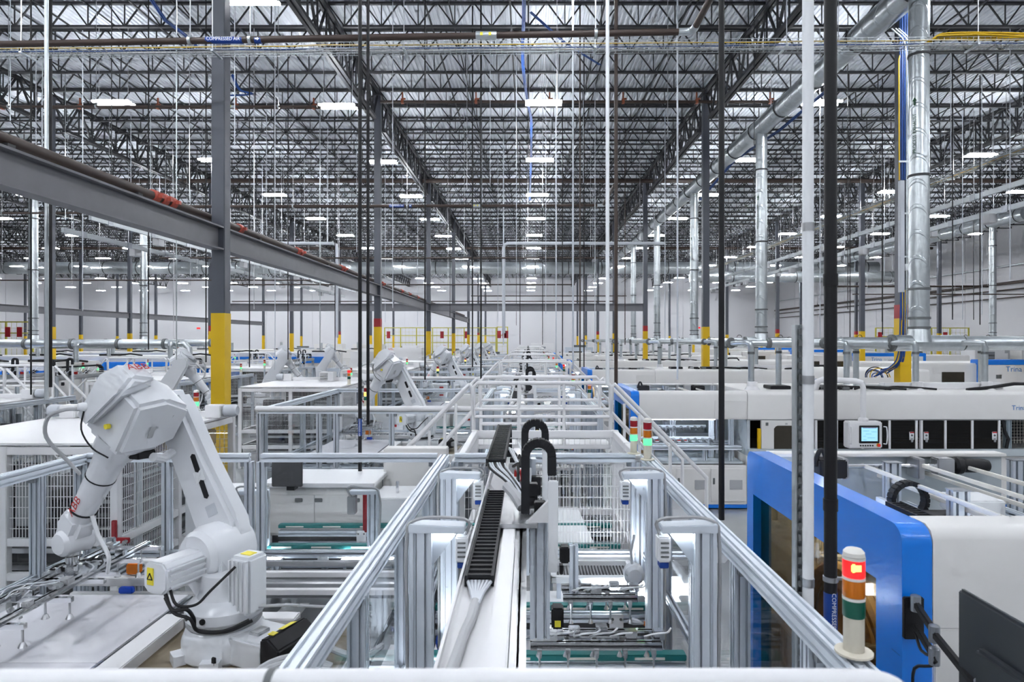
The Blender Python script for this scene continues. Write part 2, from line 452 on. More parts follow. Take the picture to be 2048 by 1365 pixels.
# ------------------------------------------------------------------ high-bay lights
LX = [-63.6, -57.2, -51, -44.6, -38.2, -31.8, -25.2, -19.2, -12.8, -5.95, .5, 9.1, 18, 24.4, 30.8]
LY = [.9+6.4*k for k in range(-2, 16)]
ZL = 10.6
proto = thing('ceiling_light', 'twin-tube LED ceiling light', 'light', (0, 0, ZL))
MB().bb(-.5, .5, -.1, .1, ZL+.055, ZL+.10).build('housing', 'white', proto, smooth=0)
for s_ in (-1, 1):
    MB().bb(-.56, .56, s_*.145-.045, s_*.145+.045, ZL, ZL+.05).build('lamp_tube', 'lamp_tube', proto, smooth=0)
    MB().bar((s_*.45, 0, ZL+.1), (s_*.45, 0, ZD+.01), .012).build('suspension_wire', 'steel', proto, smooth=0)
LROW = {-63.6: 'row nearest the left wall', -57.2: 'second row from the left wall', -51: 'third row from the left wall', 36.2: 'row along the right wall', -44.6: 'fourth row from the left wall', -38.2: 'eighth row left of the main duct', -31.8: 'seventh row left of the main duct', -25.2: 'sixth row left of the main duct', -19.2: 'fifth row left of the main duct', -12.8: 'fourth row left of the main duct',
        -5.95: 'row above the yellow column line', .5: 'row above the gantry cells', 9.1: 'row just right of the main duct', 18: 'row above the cable trays', 24.4: 'second row right of the cable trays', 30.8: 'row nearest the right wall'}
first = True
for x in LX:
    k = kk = 0
    for y in LY:
        if x in (18, 24.4, 30.8): y = y-.7
        if x == -5.95: y += .3
        px = CX+x*F/y; py = CY-(ZL-HC)*F/y; vis = y > 1 and -30 < px < 2078 and py > -25
        if not vis and (abs(x) > 26 or y > 60 or (y < 0 and abs(x) > 20)): continue
        if vis:
            k += 1; lb = 'white twin-tube light, %s in the %s' % (ORD[k-1], LROW[x])
        else: kk += 1; lb = 'ceiling light beyond the frame, %s of %s' % (ORD[kk-1], LROW[x])
        if first: o = proto; o.location = (x, y, ZL); o['label'] = lb; first = False
        else: o = (clone if y < 34 else far_copy)(proto, Vector((x, y, ZL))-Vector(proto.location), lb)
        o['group'] = 'high-bay ceiling lights'
# ================================================================== overhead services
# main spiral ducts along y with drops to each machine row
RP = 9.1                                               # spacing of the production rows
def ring(c, r, ax, w_=.05): return MB().lathe(c, [(r*.99, -w_/2), (r+.022, -w_/2), (r+.022, w_/2), (r*.99, w_/2)], 24, ax)
mat('ring_dark', (.035, .037, .04), .5, var=.1)
mat('letter_dkgreen', (.01, .07, .03), .5, var=.05)
def spiral(name):                                      # galvanised sheet with a rolled spiral seam: fine relief only
    m = mat(name, (.55, .59, .61), .3, .85, var=.13, scale=9); nt = m.node_tree; b = nt.nodes['Principled BSDF']
    tc = nt.nodes.new('ShaderNodeTexCoord'); wv = nt.nodes.new('ShaderNodeTexWave'); wv.bands_direction = 'DIAGONAL'
    wv.inputs['Scale'].default_value = 1.2; wv.inputs['Distortion'].default_value = 0
    r = nt.nodes.new('ShaderNodeValToRGB'); r.color_ramp.elements[0].position = .93; r.color_ramp.elements[1].position = .98
    bp = nt.nodes.new('ShaderNodeBump'); bp.inputs['Strength'].default_value = .5; bp.inputs['Distance'].default_value = .02
    nt.links.new(tc.outputs['Object'], wv.inputs['Vector']); nt.links.new(wv.outputs['Fac'], r.inputs[0]); nt.links.new(r.outputs[0], bp.inputs['Height']); nt.links.new(bp.outputs[0], b.inputs['Normal'])
    return m
spiral('spiral')
ZDU = 10.7
def main_duct(x, y0, y1, r, label, rows, drop_r, side):
    t = thing('air_duct', label, 'duct', (x, y0, ZDU-r))
    MB().tube([(x, y0, ZDU), (x, y1, ZDU)], r, 24).build('duct_run', 'spiral', t)
    y = y0+.6; o = None
    while y < y1-.5:
        if o is None: o = ring((x, y, ZDU), r, (0, 1, 0)).build('joint_ring', 'ring_dark', t); ya = y
        else: share(o, t, (0, y-ya, 0))
        y += 2.35
    y = y0+1.6; o = None
    while y < min(y1, 45):
        m_ = MB(); m_.bar((x, y, ZDU+r), (x, y, ZD+.01), .016)
        if o is None: o = m_.build('hanger_rod', 'steel', t, smooth=0); ya = y
        else: share(o, t, (0, y-ya, 0))
        y += 4.7
    for r_ in rows:
        yy = 13.5+RP*r_; 
        dz = ZDU-r*.6
        dr = MB().tube([(x, yy, 3.42), (x, yy, dz)], drop_r, 20).build('drop_duct', 'spiral', t)
        zz = 4.1
        for zz in (3.55, 3.75, 4.35, 6.7, 9.2):
            ring((x, yy, zz), drop_r, (0, 0, 1), .045).build('joint_ring', 'joint' if zz < 5 else 'ring_dark', dr)
        MB().lathe((x, yy, 3.25), [(drop_r*1.25, 0), (drop_r, .3)], 20).build('saddle', 'galv', dr)
        if r_ < 3:
            q = drop_r+.004; c_ = Vector((x-.8*q, yy-.6*q, 0)); tv = Vector((-.6, .8, 0))
            text_mesh('PROCESS EXHAUST', .094, 'letter_dkgreen', dr, c_+Vector((0, 0, 7.55)), (0, 0, 1), (-.6, .8, 0), name='lettering', off=.006)
            pl = [(-.015, -.09), (.015, -.09), (.015, .0), (.045, .0), (0, .07), (-.045, .0), (-.015, .0)]; nn = Vector((-.8, -.6, 0))
            vs_ = [c_+nn*h+tv*a_+Vector((0, 0, 8.22+b_)) for h in (.002, .010) for a_, b_ in pl]
            MB().add(vs_, [tuple(range(6, -1, -1)), tuple(range(7, 14))]+[(i, (i+1) % 7, 7+(i+1) % 7, 7+i) for i in range(7)]).build('arrow', 'letter_dkgreen', dr, smooth=0)
    return t
md = main_duct(8.13, 6, 66.26, .30, 'big galvanised spiral air duct running overhead into the hall', (0, 1, 2, 3, 4), .195, 1)
# stencilled arrow and words on the main duct's flank
text_mesh('EXHAUST', .22, 'letter_dkgreen', md, (8.13-.22, 16.6, ZDU-.21), (0, 1, 0), (-.7, 0, .7), off=.012)
main_duct(29.2, 38, 66.26, .40, 'galvanised air duct beyond the cable trays at right', (3, 4), .2, 1)
main_duct(-24.1, 25, 66.26, .30, 'galvanised air duct high behind the grey steel beam at left', (2, 3), .2, -1)
t = thing('air_duct', 'wide galvanised cross duct spanning the back of the hall', 'duct', (0, 66.5, ZDU-.62))
MB().tube([(-58, 66.9, ZDU), (36, 66.9, ZDU)], .62, 24).build('duct_run', 'spiral', t)
o = None
for i in range(28):
    x = -57+3.4*i
    if o is None: o = ring((x, 66.9, ZDU), .62, (1, 0, 0), .08).build('joint_ring', 'ring_dark', t); xa = x
    else: share(o, t, (x-xa, 0, 0))
t = thing('air_duct', 'galvanised cross duct behind the cable trays at right', 'duct', (25, 58, ZDU-1.8))
MB().tube([(15, 60, ZDU-1.6), (34, 60, ZDU-1.6)], .5, 20).build('duct_run', 'spiral', t)
for i in range(7): ring((16+2.9*i, 60, ZDU-1.6), .5, (1, 0, 0), .07).build('joint_ring', 'ring_dark', t)
# ------------------------------------------------------------------ compressed air mains along x
def air_main(y, z, x0, x1, xl, label, r=.052, dz=.1, back=4.5, drop=None):
    t = thing('air_pipe', label, 'pipe', ((x0+x1)/2, y, z-r))
    zf = lambda x: z+dz*(x-x0)/(x1-x0)
    MB().tube([(x0, y, zf(x0)), (x1-.12, y, zf(x1))], r, 14).build('pipe_run', 'brown_pipe', t)
    if back:
        MB().tube([(x1, y-.15, zf(x1)), (x1, y-back, zf(x1))], r, 14).build('pipe_run', 'brown_pipe', t)
        MB().tube([(x1-.22, y, zf(x1)), (x1-.1, y, zf(x1)), (x1-.03, y-.03, zf(x1)), (x1, y-.1, zf(x1)), (x1, y-.22, zf(x1))], r*1.16, 14).build('elbow', 'galv', t)
    for x in (x0+(x1-x0)*.715,):
        c = MB().lathe((x-.16, y, zf(x)), [(r*1.2, 0), (r*1.28, .02), (r*1.28, .30), (r*1.2, .32)], 14, (1, 0, 0)).build('coupling', 'galv', t)
        for q in (-.07, .06): MB().box((x+q, y-r*1.28, zf(x)), (.04, .006, .05)).build('sticker', 'tag_yellow', c, smooth=0)
    if xl is not None:
        L_ = .56
        tg = MB().tube([(xl-L_/2, y, zf(xl)), (xl+L_/2, y, zf(xl))], r*1.05, 14).build('label_band', 'blue_tag', t)
        text_mesh('COMPRESSED AIR', .082, 'letter_white', tg, (xl, y-r*1.05, zf(xl)), (1, 0, 0), (0, 0, 1), off=.003, squash=.80)
        x2 = xl+L_/2+.24
        tg = MB().tube([(x2-.05, y, zf(xl)), (x2+.05, y, zf(xl))], r*1.05, 14).build('label_band', 'blue_tag', t)
        aw = MB().prism([(x2-.035, zf(xl)-.012), (x2, zf(xl)-.012), (x2, zf(xl)-.028), (x2+.035, zf(xl)), (x2, zf(xl)+.028), (x2, zf(xl)+.012), (x2-.035, zf(xl)+.012)], 'y', y-r*1.05-.006, y-r*1.05-.002)
        aw.build('arrow', 'letter_white', tg, smooth=0)
        hs = [xl+L_/2+.115]
    else: hs = []
    for fr in (.03, .3, .86): hs.append(x0+(x1-x0)*fr+.07)
    for x in hs:
        h = ring((x, y, zf(x)), r*1.05, (1, 0, 0), .045).build('clamp', 'galv', t)
        MB().bar((x, y, zf(x)+r), (x, y, ZD+.01), .012).build('hanger_rod', 'steel', h, smooth=0)
    return t
air_main(10, 7.84, -8.6, 2.54, -4.66, 'nearest dark compressed air pipe with blue label, crossing in front of column', r=.05, dz=.2)
air_main(24.6, 8.34, -14, 2.86, -4.95, 'second dark compressed air pipe with small blue label, farther back', r=.055, dz=.05, back=3.2)
air_main(38.9, 8.2, -22, 3.2, None, 'third dark compressed air pipe, above the crossing steel beam', r=.055, dz=0, back=0)
air_main(18.6, 9.98, -15.2, -5.9, None, 'thin dark pipe hung below the joists at upper left', r=.033, dz=0, back=0)
air_main(30, 9.15, -24.6, -15.5, None, 'thin dark pipe behind the left steel beam', r=.045, dz=0, back=0)
# sprinkler pipes close under the joists
for j, (y, z, x0, x1, r) in enumerate(((24.3, 12.2, -5.5, 11, .055), (24.9, 12.2, -24, -6.1, .055), (35.6, 12.0, -38, 34, .11), (61, 11.9, -60, 38, .13))):
    t = thing('sprinkler_pipe', ('dark sprinkler pipe with orange clamps above the gantry cells', 'dark sprinkler pipe with orange clamps at upper left', 'long dark sprinkler main crossing the whole hall', 'farthest dark sprinkler main crossing under the roof')[j], 'pipe', ((x0+x1)/2, y, z))
    MB().tube([(x0, y, z), (x1, y, z)], r, 10).build('pipe_run', 'brown_pipe', t)
    if j < 2:
        k = 6; o = None
        for i in range(k):
            x = x0+(x1-x0)*(i+.3)/k
            m_ = MB(); m_.box((x, y, z+.02), (.10, .15, .16)); m_.box((x, y, z+.22), (.05, .05, .3)); m_.box((x+.07, y-.03, z+.1), (.1, .06, .05))
            if o is None: o = m_.build('pipe_clamp', 'rust' if 'rust' in M else mat('rust', (.26, .07, .03), .6, var=.3), t, smooth=0); xa = x
            else: share(o, t, (x-xa, 0, 0))
# ------------------------------------------------------------------ wire basket cable tray with cables
def tray(p0, p1, label, cables, wid=.3, hh=.1, step=.1, wr_=.0045, rods=6):
    p0 = Vector(p0); p1 = Vector(p1); d = (p1-p0); L_ = d.length; d.normalize(); s_ = d.cross(Vector((0, 0, 1))); up = Vector((0, 0, 1))
    t = thing('cable_tray', label, 'cable tray', tuple((p0+p1)/2))
    m_ = MB()
    for q in (-.5, -.25, 0, .25, .5): m_.bar(p0+s_*q*wid, p1+s_*q*wid, wr_*1.6)
    for q in (-.5, .5):
        for h in (.5, 1): m_.bar(p0+s_*q*wid+up*hh*h, p1+s_*q*wid+up*hh*h, wr_*1.6)
    k = int(L_/step)
    for i in range(k):
        p = p0+d*(i+.5)*step
        m_.bar(p-s_*wid/2, p+s_*wid/2, wr_); m_.bar(p-s_*wid/2, p-s_*wid/2+up*hh, wr_); m_.bar(p+s_*wid/2, p+s_*wid/2+up*hh, wr_)
    m_.build('wire_basket', 'galv_dull', t, smooth=0, kind='stuff')
    for (mm, r, off, h, wig) in cables:
        pts = [p0+d*L_*i/24+s_*(off+wig*random.uniform(-1, 1))+up*(h+wig*.5*random.uniform(-1, 1)) for i in range(25)]
        MB().tube(pts, r, 6).build('cable', mm, t)
    for i in range(rods):
        p = p0+d*L_*(i+.4)/rods
        MB().bar(p+s_*wid*.5, Vector((p.x+s_.x*wid*.5, p.y+s_.y*wid*.5, ZD+.01)), .012).build('hanger_rod', 'steel', t, smooth=0)
        MB().bar(p-s_*wid*.6-up*.03, p+s_*wid*.6-up*.03, .04, .025).build('trapeze_bar', 'galv', t, smooth=0)
    return t
t = tray((-10, 11.3, 8.25), (9.7, 11.3, 8.42), 'wire basket cable tray with yellow cable under the nearest air pipe', [('yellow', .012, .12, .06, .01), ('white', .008, -.02, .02, .02), ('blue_cable', .008, .08, .02, .02), ('white', .006, .05, .03, .02)])
for i in range(12):
    y = 11.12+.03*(i % 6); z = 8.52+.03*(i//6)+random.uniform(-.01, .01)
    pts = [(6.95+random.uniform(-.05, .05), y+.05, 8.45), (7.0, y+.02, 8.50), (7.1, y, z-.0), (7.6+random.uniform(-.1, .1), y, z+.02)]+[(8.2+.5*k, y+random.uniform(-.02, .02), z+random.uniform(-.03, .02)) for k in range(4)]
    MB().tube(pts, .014, 6).build('yellow_cable', 'yellow', t)
cabs = [('yellow', .02, .1, .05, .03), ('yellow', .02, 0, .05, .03), ('galv_dull', .03, -.1, .05, .02)]
tray((17.2, 14, 9.9), (17.2, 66, 9.9), 'long overhead wire cable tray with yellow cables at right', cabs, wid=.5, hh=.12, step=.4, wr_=.012, rods=14)
# bus bars with tap-off boxes
for j, (x, z, y0, y1) in enumerate(((18.2, 9.1, 16, 66), (19.0, 8.5, 16, 66), (17.9, 8.2, 20, 66), (-17.5, 8.2, 26, 66), (-18.6, 7.7, 26, 66))):
    t = thing('bus_bar', ('grey overhead bus bar with tap-off boxes, upper one at right', 'grey overhead bus bar with tap-off boxes, middle one at right', 'grey overhead bus bar with tap-off boxes, lowest one at right', 'grey overhead bus bar with boxes, upper one left of the yellow column', 'grey overhead bus bar with boxes, lower one left of the yellow column')[j], 'bus bar', (x, y0, z), 'bus bars')
    MB().bb(x-.06, x+.06, y0, y1, z-.1, z+.1).build('housing', 'galv_dull', t, smooth=0)
    y = y0+1.2; i = 0; ob = oh = oj = None
    while y < y1:
        if oj is None: oj = MB().bb(x-.08, x+.08, y-.15, y+.15, z-.13, z+.13).build('joint_cover', 'alu_dark', t, smooth=0); ya = y
        else: share(oj, t, (0, y-ya, 0))
        if oh is None: oh = MB().bar((x, y, z+.1), (x, y, ZD+.01), .016).build('hanger_rod', 'steel', t, smooth=0)
        else: share(oh, t, (0, y-ya, 0))
        if i % 3 == 1:
            if ob is None: ob = MB().bb(x-.28, x+.02, y+.5, y+1.0, z-.42, z-.08).build('tap_box', 'grey', t, bevel=.01); yb_ = y
            else: share(ob, t, (0, y-yb_, 0))
        y += 3.1; i += 1
# ================================================================== robots, left cells
RW = ['in the nearest row', 'in the second row', 'in the third row', 'in the fourth row', 'in the fifth row', 'in the sixth row', 'in the seventh row']
PHI = math.radians(158)
def make_robot(loc, rz, label):
    t = thing('industrial_robot', label, 'robot', loc, 'white articulated robots', rz=rz, local=True)
    cr, sr = math.cos(-rz), math.sin(-rz)
    def w2l(mb): mb.v = [(x*cr-y*sr, x*sr+y*cr, z) for x, y, z in mb.v]; return mb
    # foot
    m_ = MB().lathe((0, 0, 0), [(.28, 0), (.295, .02), (.295, .14), (.27, .20), (.25, .22)], 28)
    for a in (60, 120, 240, 300):
        ca, sa = math.cos(math.radians(a)), math.sin(math.radians(a)); m_.box((ca*.28, sa*.28, .035), (.16, .13, .07), math.radians(a))
    ft = m_.build('foot', 'robot', t)
    MB().hull([(x, y, z) for x, z in ((-.1, 0), (-.1, .21), (-.50, .20), (-.52, .18), (-.52, .0)) for y in (-.17, .17)]).build('rear_housing', 'robot', ft, bevel=.02)
    MB().box((-.36, .02, .21), (.09, .12, .03)).build('cover', 'grey', ft, bevel=.006)
    MB().box((-.2, .285, .08), (.035, .02, .06)).build('fork_slot', 'black', ft, bevel=.006)
    bc = MB().hull([(x, y, z) for x, z in ((-.53, .02), (-.53, .25), (-.60, .27), (-.70, .20), (-.70, .04)) for y in (-.20, .20)]).build('connector_box', 'black', ft, bevel=.012)
    MB().hull([(x, y, z) for x, z in ((-.545, .264), (-.60, .276), (-.59, .272)) for y in (-.10, .04)]).build('sticker', 'tag_yellow', bc, smooth=0)
    MB().box((-.57, .11, .268), (.05, .05, .006)).build('sticker', 'tag_yellow', bc, smooth=0)
    m_ = MB().box((-.76, -.1, .13), (.14, .12, .09)); m_.cyl((-.82, -.1, .13), (-.92, -.1, .13), .032); m_.build('plug', 'grey', bc, bevel=.008)
    MB().tube([(-.9, -.1, .13), (-1.02, -.12, .10), (-1.1, -.22, .05), (-1.1, -.45, .03)], .024, 8).build('cable', 'grey', bc)
    MB().hull([(.25, .14, .03), (.25, .14, .15), (.20, .21, .03), (.20, .21, .15), (.238, .12, .03), (.238, .12, .15)]).build('green_sticker', 'green_tag', ft)
    # axis ring, turret
    MB().lathe((0, 0, .22), [(.25, 0), (.265, .02), (.265, .05), (.25, .06)], 28).build('axis_ring', 'grey', t)
    tu = MB().lathe((0, 0, .26), [(.25, 0), (.275, .03), (.275, .10), (.24, .14), (.19, .17), (.165, .24), (.16, .34)], 28).build('turret', 'robot', t)
    MB().hull([(x, y, z) for x, y in ((.0, -.31), (.36, -.31), (.36, .04), (.0, .04)) for z in (.48, .66)]+[(.06, -.28, .80), (.34, -.28, .80), (.06, -.04, .80), (.34, -.04, .80), (.02, -.2, .36), (.22, -.2, .36), (.02, .05, .36), (.22, .05, .36)]).build('shoulder_casting', 'robot', tu, bevel=.035)
    for a in (70, 105):
        ca, sa = math.cos(math.radians(a)), math.sin(math.radians(a)); MB().cyl((ca*.26, sa*.26, .33), (ca*.283, sa*.283, .33), .022, 10).build('bolt_hole', 'black', tu)
    # vertical finned motor
    m_ = MB().hull([(x, y, z) for x in (-.33, -.14) for y in (-.10, .10) for z in (.33, .76)])
    vm = m_.build('axis_motor', 'robot', t, bevel=.025)
    for k in range(5): MB().box((-.315+.04*k, .103, .55), (.012, .02, .36)).build('fin', 'robot', vm, smooth=0)
    MB().box((-.235, .0, .762), (.09, .07, .006)).build('sticker', 'tag_yellow', vm, smooth=0)
    # shoulder drum + horizontal motor
    sh = MB().lathe((.2, -.34, .70), [(.18, 0), (.22, .04), (.22, .32), (.195, .36), (.195, .40), (.165, .44)], 28, (0, 1, 0)).build('shoulder_joint', 'robot', t)
    hm = MB().hull([(.2+a*q, y, .66+b*q) for a, b in ((-.115, -.07), (-.07, -.115), (.07, -.115), (.115, -.07), (.115, .07), (.07, .115), (-.07, .115), (-.115, .07)) for y, q in ((.06, .95), (.43, 1.0))]).build('axis_motor', 'robot', t, bevel=.012)
    for k in range(4): MB().box((.083, .25, .60+.04*k), (.02, .30, .012)).build('fin', 'robot', hm, smooth=0)
    st = MB().box((.24, .433, .67), (.06, .006, .12)).build('warning_sticker', 'tag_yellow', hm, smooth=0)
    m_ = MB(); q = .024
    for a, b in (((-q, -.02), (q, -.02)), ((q, -.02), (0, .024)), ((0, .024), (-q, -.02))): m_.bar((.24+a[0], .438, .67+a[1]), (.24+b[0], .438, .67+b[1]), .005)
    m_.build('triangle', 'black', st, smooth=0)
    # lower arm
    E = (.74, 1.755)
    ol = [(-.02, .66), (.06, .52), (.30, .52), (.40, .64), (.66, 1.16), (.92, 1.66), (.94, 1.82), (.86, 1.93), (.72, 1.93), (.62, 1.82), (.36, 1.40), (.05, .95)]
    la = MB().prism(ol, 'y', -.32, -.13).build('lower_arm', 'robot', t, bevel=.045)
    for (hx, hz) in ((.455, 1.36), (.36, 1.16)):
        ux, uz = .43, .90
        MB().hull([(hx+ux*a+uz*b, y, hz+uz*a-ux*b) for a, b in ((.065, -.026), (.08, 0), (.065, .026), (-.065, .026), (-.08, 0), (-.065, -.026)) for y in (-.15, -.126)]).build('opening', 'black', la)
    for (hx, hz, m_) in ((.41, 1.26, 'letter_white'), (.28, 1.0, 'letter_grey')):
        MB().hull([(hx+.43*a+.90*b, y, hz+.90*a-.43*b) for a, b in ((.045, -.055), (.045, .055), (-.045, .055), (-.045, -.055)) for y in (-.14, -.127)]).build('data_plate', m_, la, smooth=0)
    MB().lathe((.13, -.14, .84), [(.075, 0), (.06, .05), (.03, .06)], 12, (0, 1, 0)).build('lug', 'robot', la)
    # elbow housing: stepped casting
    ux, uz = .582, -.813                                # forearm direction (x, z)
    vx, vz = -uz, ux
    def hb(pts): return [(E[0]+ux*a+vx*b, y, E[1]+uz*a+vz*b) for a, b, y in pts]
    eb = MB().hull(hb([(-.20, -.20, -.10), (-.20, .12, -.10), (.12, -.20, -.10), (.14, .14, -.10), (-.28, -.17, .12), (-.30, .16, .14), (-.24, -.17, .36), (-.24, .20, .36), (.20, -.20, .36), (.24, .22, .36), (.28, .12, .28), (.26, -.16, .22), (.16, -.24, .10)])).build('elbow_housing', 'robot', t, bevel=.03)
    MB().hull(hb([(-.36, -.02, .14), (-.36, .20, .14), (-.38, .02, .34), (-.38, .20, .34), (-.26, -.04, .44), (-.24, .24, .44), (.14, .08, .46), (.18, .28, .42), (.10, .30, .10), (-.26, .28, .12)])).build('top_cover', 'robot', eb, bevel=.03)
    for (a, b, y) in ((-.10, -.20, .02), (-.02, -.215, .18)):
        MB().hull(hb([(a-.05, b, y-.022), (a+.05, b-.012, y-.022), (a-.05, b, y+.022), (a+.05, b-.012, y+.022), (a, b+.03, y)])).build('recess', 'grey', eb)
    p = hb([(.05, -.02, .40)])[0]; MB().cyl((p[0], p[1]-.03, p[2]), (p[0], p[1]+.0, p[2]), .02, 12).build('yellow_sticker', 'tag_yellow', eb)
    p = hb([(.24, -.18, .12)])[0]; MB().box(p, (.12, .16, .06)).build('plug', 'black', eb, bevel=.01)
    MB().tube(hb([(.20, -.27, .10), (.24, -.27, -.0), (.24, -.22, -.12)]), .036, 10).build('elbow_motor', 'robot', eb)
    p = hb([(-.375, .13, .24)])[0]; text_mesh('ABB', .10, 'letter_red', eb, p, (0, -1, 0), (vx, 0, vz), off=.012)
    # forearm
    def fa(a, b=0, y=.2): return (E[0]+ux*a+vx*b, y, E[1]+uz*a+vz*b)
    fo = MB().tube([fa(.2), fa(.34), fa(.38), fa(.46), fa(1.0), fa(1.08)], [.16, .155, .125, .115, .088, .10], 24).build('forearm', 'robot', t)
    text_mesh('ABB', .10, 'letter_red', fo, fa(.88, .0, .2+.094), (-ux, 0, -uz), (vx, 0, vz), off=.006)
    wr_ = MB().hull([fa(a, b, y) for a, b, y in ((.98, -.10, .11), (.98, .10, .11), (.98, -.10, .29), (.98, .10, .29), (1.16, -.14, .09), (1.16, .13, .09), (1.16, -.14, .31), (1.16, .13, .31), (1.28, -.10, .12), (1.28, .05, .12), (1.28, -.10, .28), (1.28, .05, .28))]).build('wrist', 'robot', t, bevel=.045)
    W = fa(1.20, -.04, .2)
    ha = MB().lathe((W[0], .07, W[2]-.03), [(.08, 0), (.105, .03), (.105, .23), (.08, .26)], 20, (0, 1, 0)).build('wrist_joint', 'robot', t)
    MB().lathe((W[0]+.02, .2, W[2]-.28), [(.07, 0), (.07, .05), (.05, .06), (.05, .12), (.08, .14), (.08, .2)], 18).build('tool_flange', 'chrome', ha)
    # cables
    MB().tube([fa(.05, .20, .44), fa(.10, .27, .52), fa(.22, .34, .56), fa(.40, .32, .52), fa(.55, .20, .38), fa(.62, .08, .31)], .014, 8).build('hose', 'grey', t)
    MB().lathe(fa(.02, .18, .40), [(.03, 0), (.035, .02), (.035, .06), (.025, .09)], 10, (.4, .8, .1)).build('hose_fitting', 'letter_white', t)
    MB().tube([fa(.03, .20, .44), fa(.16, .10, .47), fa(.25, -.02, .42), fa(.28, -.12, .34)], .006, 6).build('cable', 'black', t)
    MB().tube([fa(.92, -.10, .2), fa(1.05, -.22, .16), fa(1.15, -.36, .12), fa(1.32, -.40, .08)], .016, 8).build('hose', 'letter_white', t)
    for a in (.60, .94): MB().lathe(fa(a), [(.112-.03*(a-.5), -.005), (.1155-.03*(a-.5), -.005), (.1155-.03*(a-.5), .005), (.112-.03*(a-.5), .005)], 20, (ux, 0, uz)).build('strap', 'rubber', fo)
    def smooth_pts(q, n=4):
        q = [Vector(v) for v in q]; r_ = []
        for i in range(len(q)-1):
            p0, p1, p2, p3 = q[max(i-1, 0)], q[i], q[i+1], q[min(i+2, len(q)-1)]
            for k in range(n):
                u_ = k/n; r_.append(.5*((2*p1)+(p2-p0)*u_+(2*p0-5*p1+4*p2-p3)*u_*u_+(3*p1-p0-3*p2+p3)*u_**3))
        return r_+[q[-1]]
    MB().tube(smooth_pts([(.11, .38, .58), (.02, .40, .49), (-.08, .33, .48), (-.14, .26, .56), (-.23, .12, .70)]), .010, 8).build('cable', 'black', t)
    MB().tube(smooth_pts([(.13, .40, .55), (.04, .42, .46), (-.05, .38, .46), (-.06, .33, .38), (-.07, .31, .29), (-.22, .22, .27), (-.32, .08, .31)]), .013, 8).build('cable', 'black', t)
    MB().tube(smooth_pts([(.12, .41, .53), (.02, .42, .44), (-.08, .38, .40), (-.10, .32, .29), (-.24, .20, .265), (-.33, .06, .30)]), .012, 8).build('cable', 'black', t)
    MB().tube(smooth_pts([(-.33, -.0, .38), (-.5, -.15, .36), (-.7, -.36, .30), (-.85, -.56, .30)]), .011, 8).build('cable', 'grey', t)
    # gripper: bars along y in the hall
    gx, gy, gz = (W[0]*math.cos(rz)-.2*math.sin(rz)), (W[0]*math.sin(rz)+.2*math.cos(rz)), W[2]-.30
    g = MB()
    for q in (-.14, .14): g.slot((gx+q, gy-.98, gz), (gx+q, gy+.78, gz), .045)
    for q in (-.9, -.45, -.08, .08, .4, .74): g.bar((gx-.30, gy+q, gz-.03), (gx+.30, gy+q, gz-.03), .035)
    g.bb(gx-.16, gx+.16, gy-.14, gy+.14, gz+.02, gz+.05)
    gr = w2l(g).build('gripper', 'chrome', t, smooth=0)
    oc = None
    for q in (-.9, -.45, .4, .74):
        for k in (-.28, -.1, .1, .28):
            m_ = w2l(MB().lathe((gx+k, gy+q, gz-.17), [(.028, 0), (.015, .03), (.008, .035), (.008, .12), (.016, .125), (.016, .16)], 8)); m_.build('suction_cup', 'steel', gr)
    rnd = random.Random(3)
    for k in range(8):
        y0 = gy+rnd.uniform(-.9, .4); x0 = gx+rnd.uniform(-.2, .2)
        w2l(MB().tube([(x0, y0, gz+.02), (x0+.02, y0+.06, gz+.06), (gx+rnd.uniform(-.12, .12), y0+.2, gz+.06), (gx+rnd.uniform(-.1, .1), y0+.34, gz+.03)], .006, 6)).build('air_hose', ('letter_grey', 'black')[k % 2], gr)
    for k in range(16):
        y0 = gy-.93+.11*k; w2l(MB().box((gx+rnd.uniform(-.18, .18), y0, gz+.045), (rnd.uniform(.03, .08), rnd.uniform(.03, .09), rnd.uniform(.03, .06)))).build('valve', ('chrome', 'steel', 'grey', 'alu_dark')[k % 4], gr, bevel=.008)
    return t
ROB = make_robot((-2.29, 4.92, .95), PHI, 'white robot arm standing nearest the camera, front left')
for r in range(1, 6):
    (clone if r < 3 else far_copy)(ROB, (0, RP*r, 0), 'white robot arm %s of the line left of the gantries' % RW[r][3:].replace('the ', 'the ') if False else 'white robot arm, %s one back in the line beside the gantries' % ORD[r], 'white articulated robots')
for i, (x, y) in enumerate(((-9.5, 16.3), (-9.8, 24), (-10.3, 31.4))):
    (clone if i == 0 else far_copy)(ROB, Vector((x, y, .95))-Vector(ROB.location), 'white robot arm in the far left line, %s' % ('beside the big yellow column', 'just right of the big yellow column', 'farthest of that line')[i], 'white articulated robots', rz=math.radians(20))
# robot pedestal with brown plate
def pedestal():
    t = thing('robot_table', 'white steel table with brown plate under the robot nearest the camera', 'table', (-2.15, 4.75, 0), 'robot tables')
    MB().bb(-2.95, -1.35, 4.15, 5.35, 0, .90).build('body', 'white', t, bevel=.01)
    pl = MB().bb(-2.86, -1.36, 4.2, 5.33, .90, .948).build('top_plate', 'plate_brown', t, smooth=0)
    MB().bb(-2.98, -2.80, 4.0, 5.36, .88, 1.04).build('rim', 'white', t, bevel=.008)
    MB().bb(-2.98, -1.35, 4.0, 4.2, .80, .96).build('rim', 'white', t, bevel=.008)
    MB().bb(-2.80, -1.9, 5.30, 5.45, .88, 1.02).build('rim', 'white', t, bevel=.008)
    for x in (-2.6, -2.3, -2.0, -1.7): MB().lathe((x, 4.1, .96), [(.022, 0), (.022, .012), (.012, .02)], 8).build('bolt', 'steel', pl)
    return t
PED = pedestal()
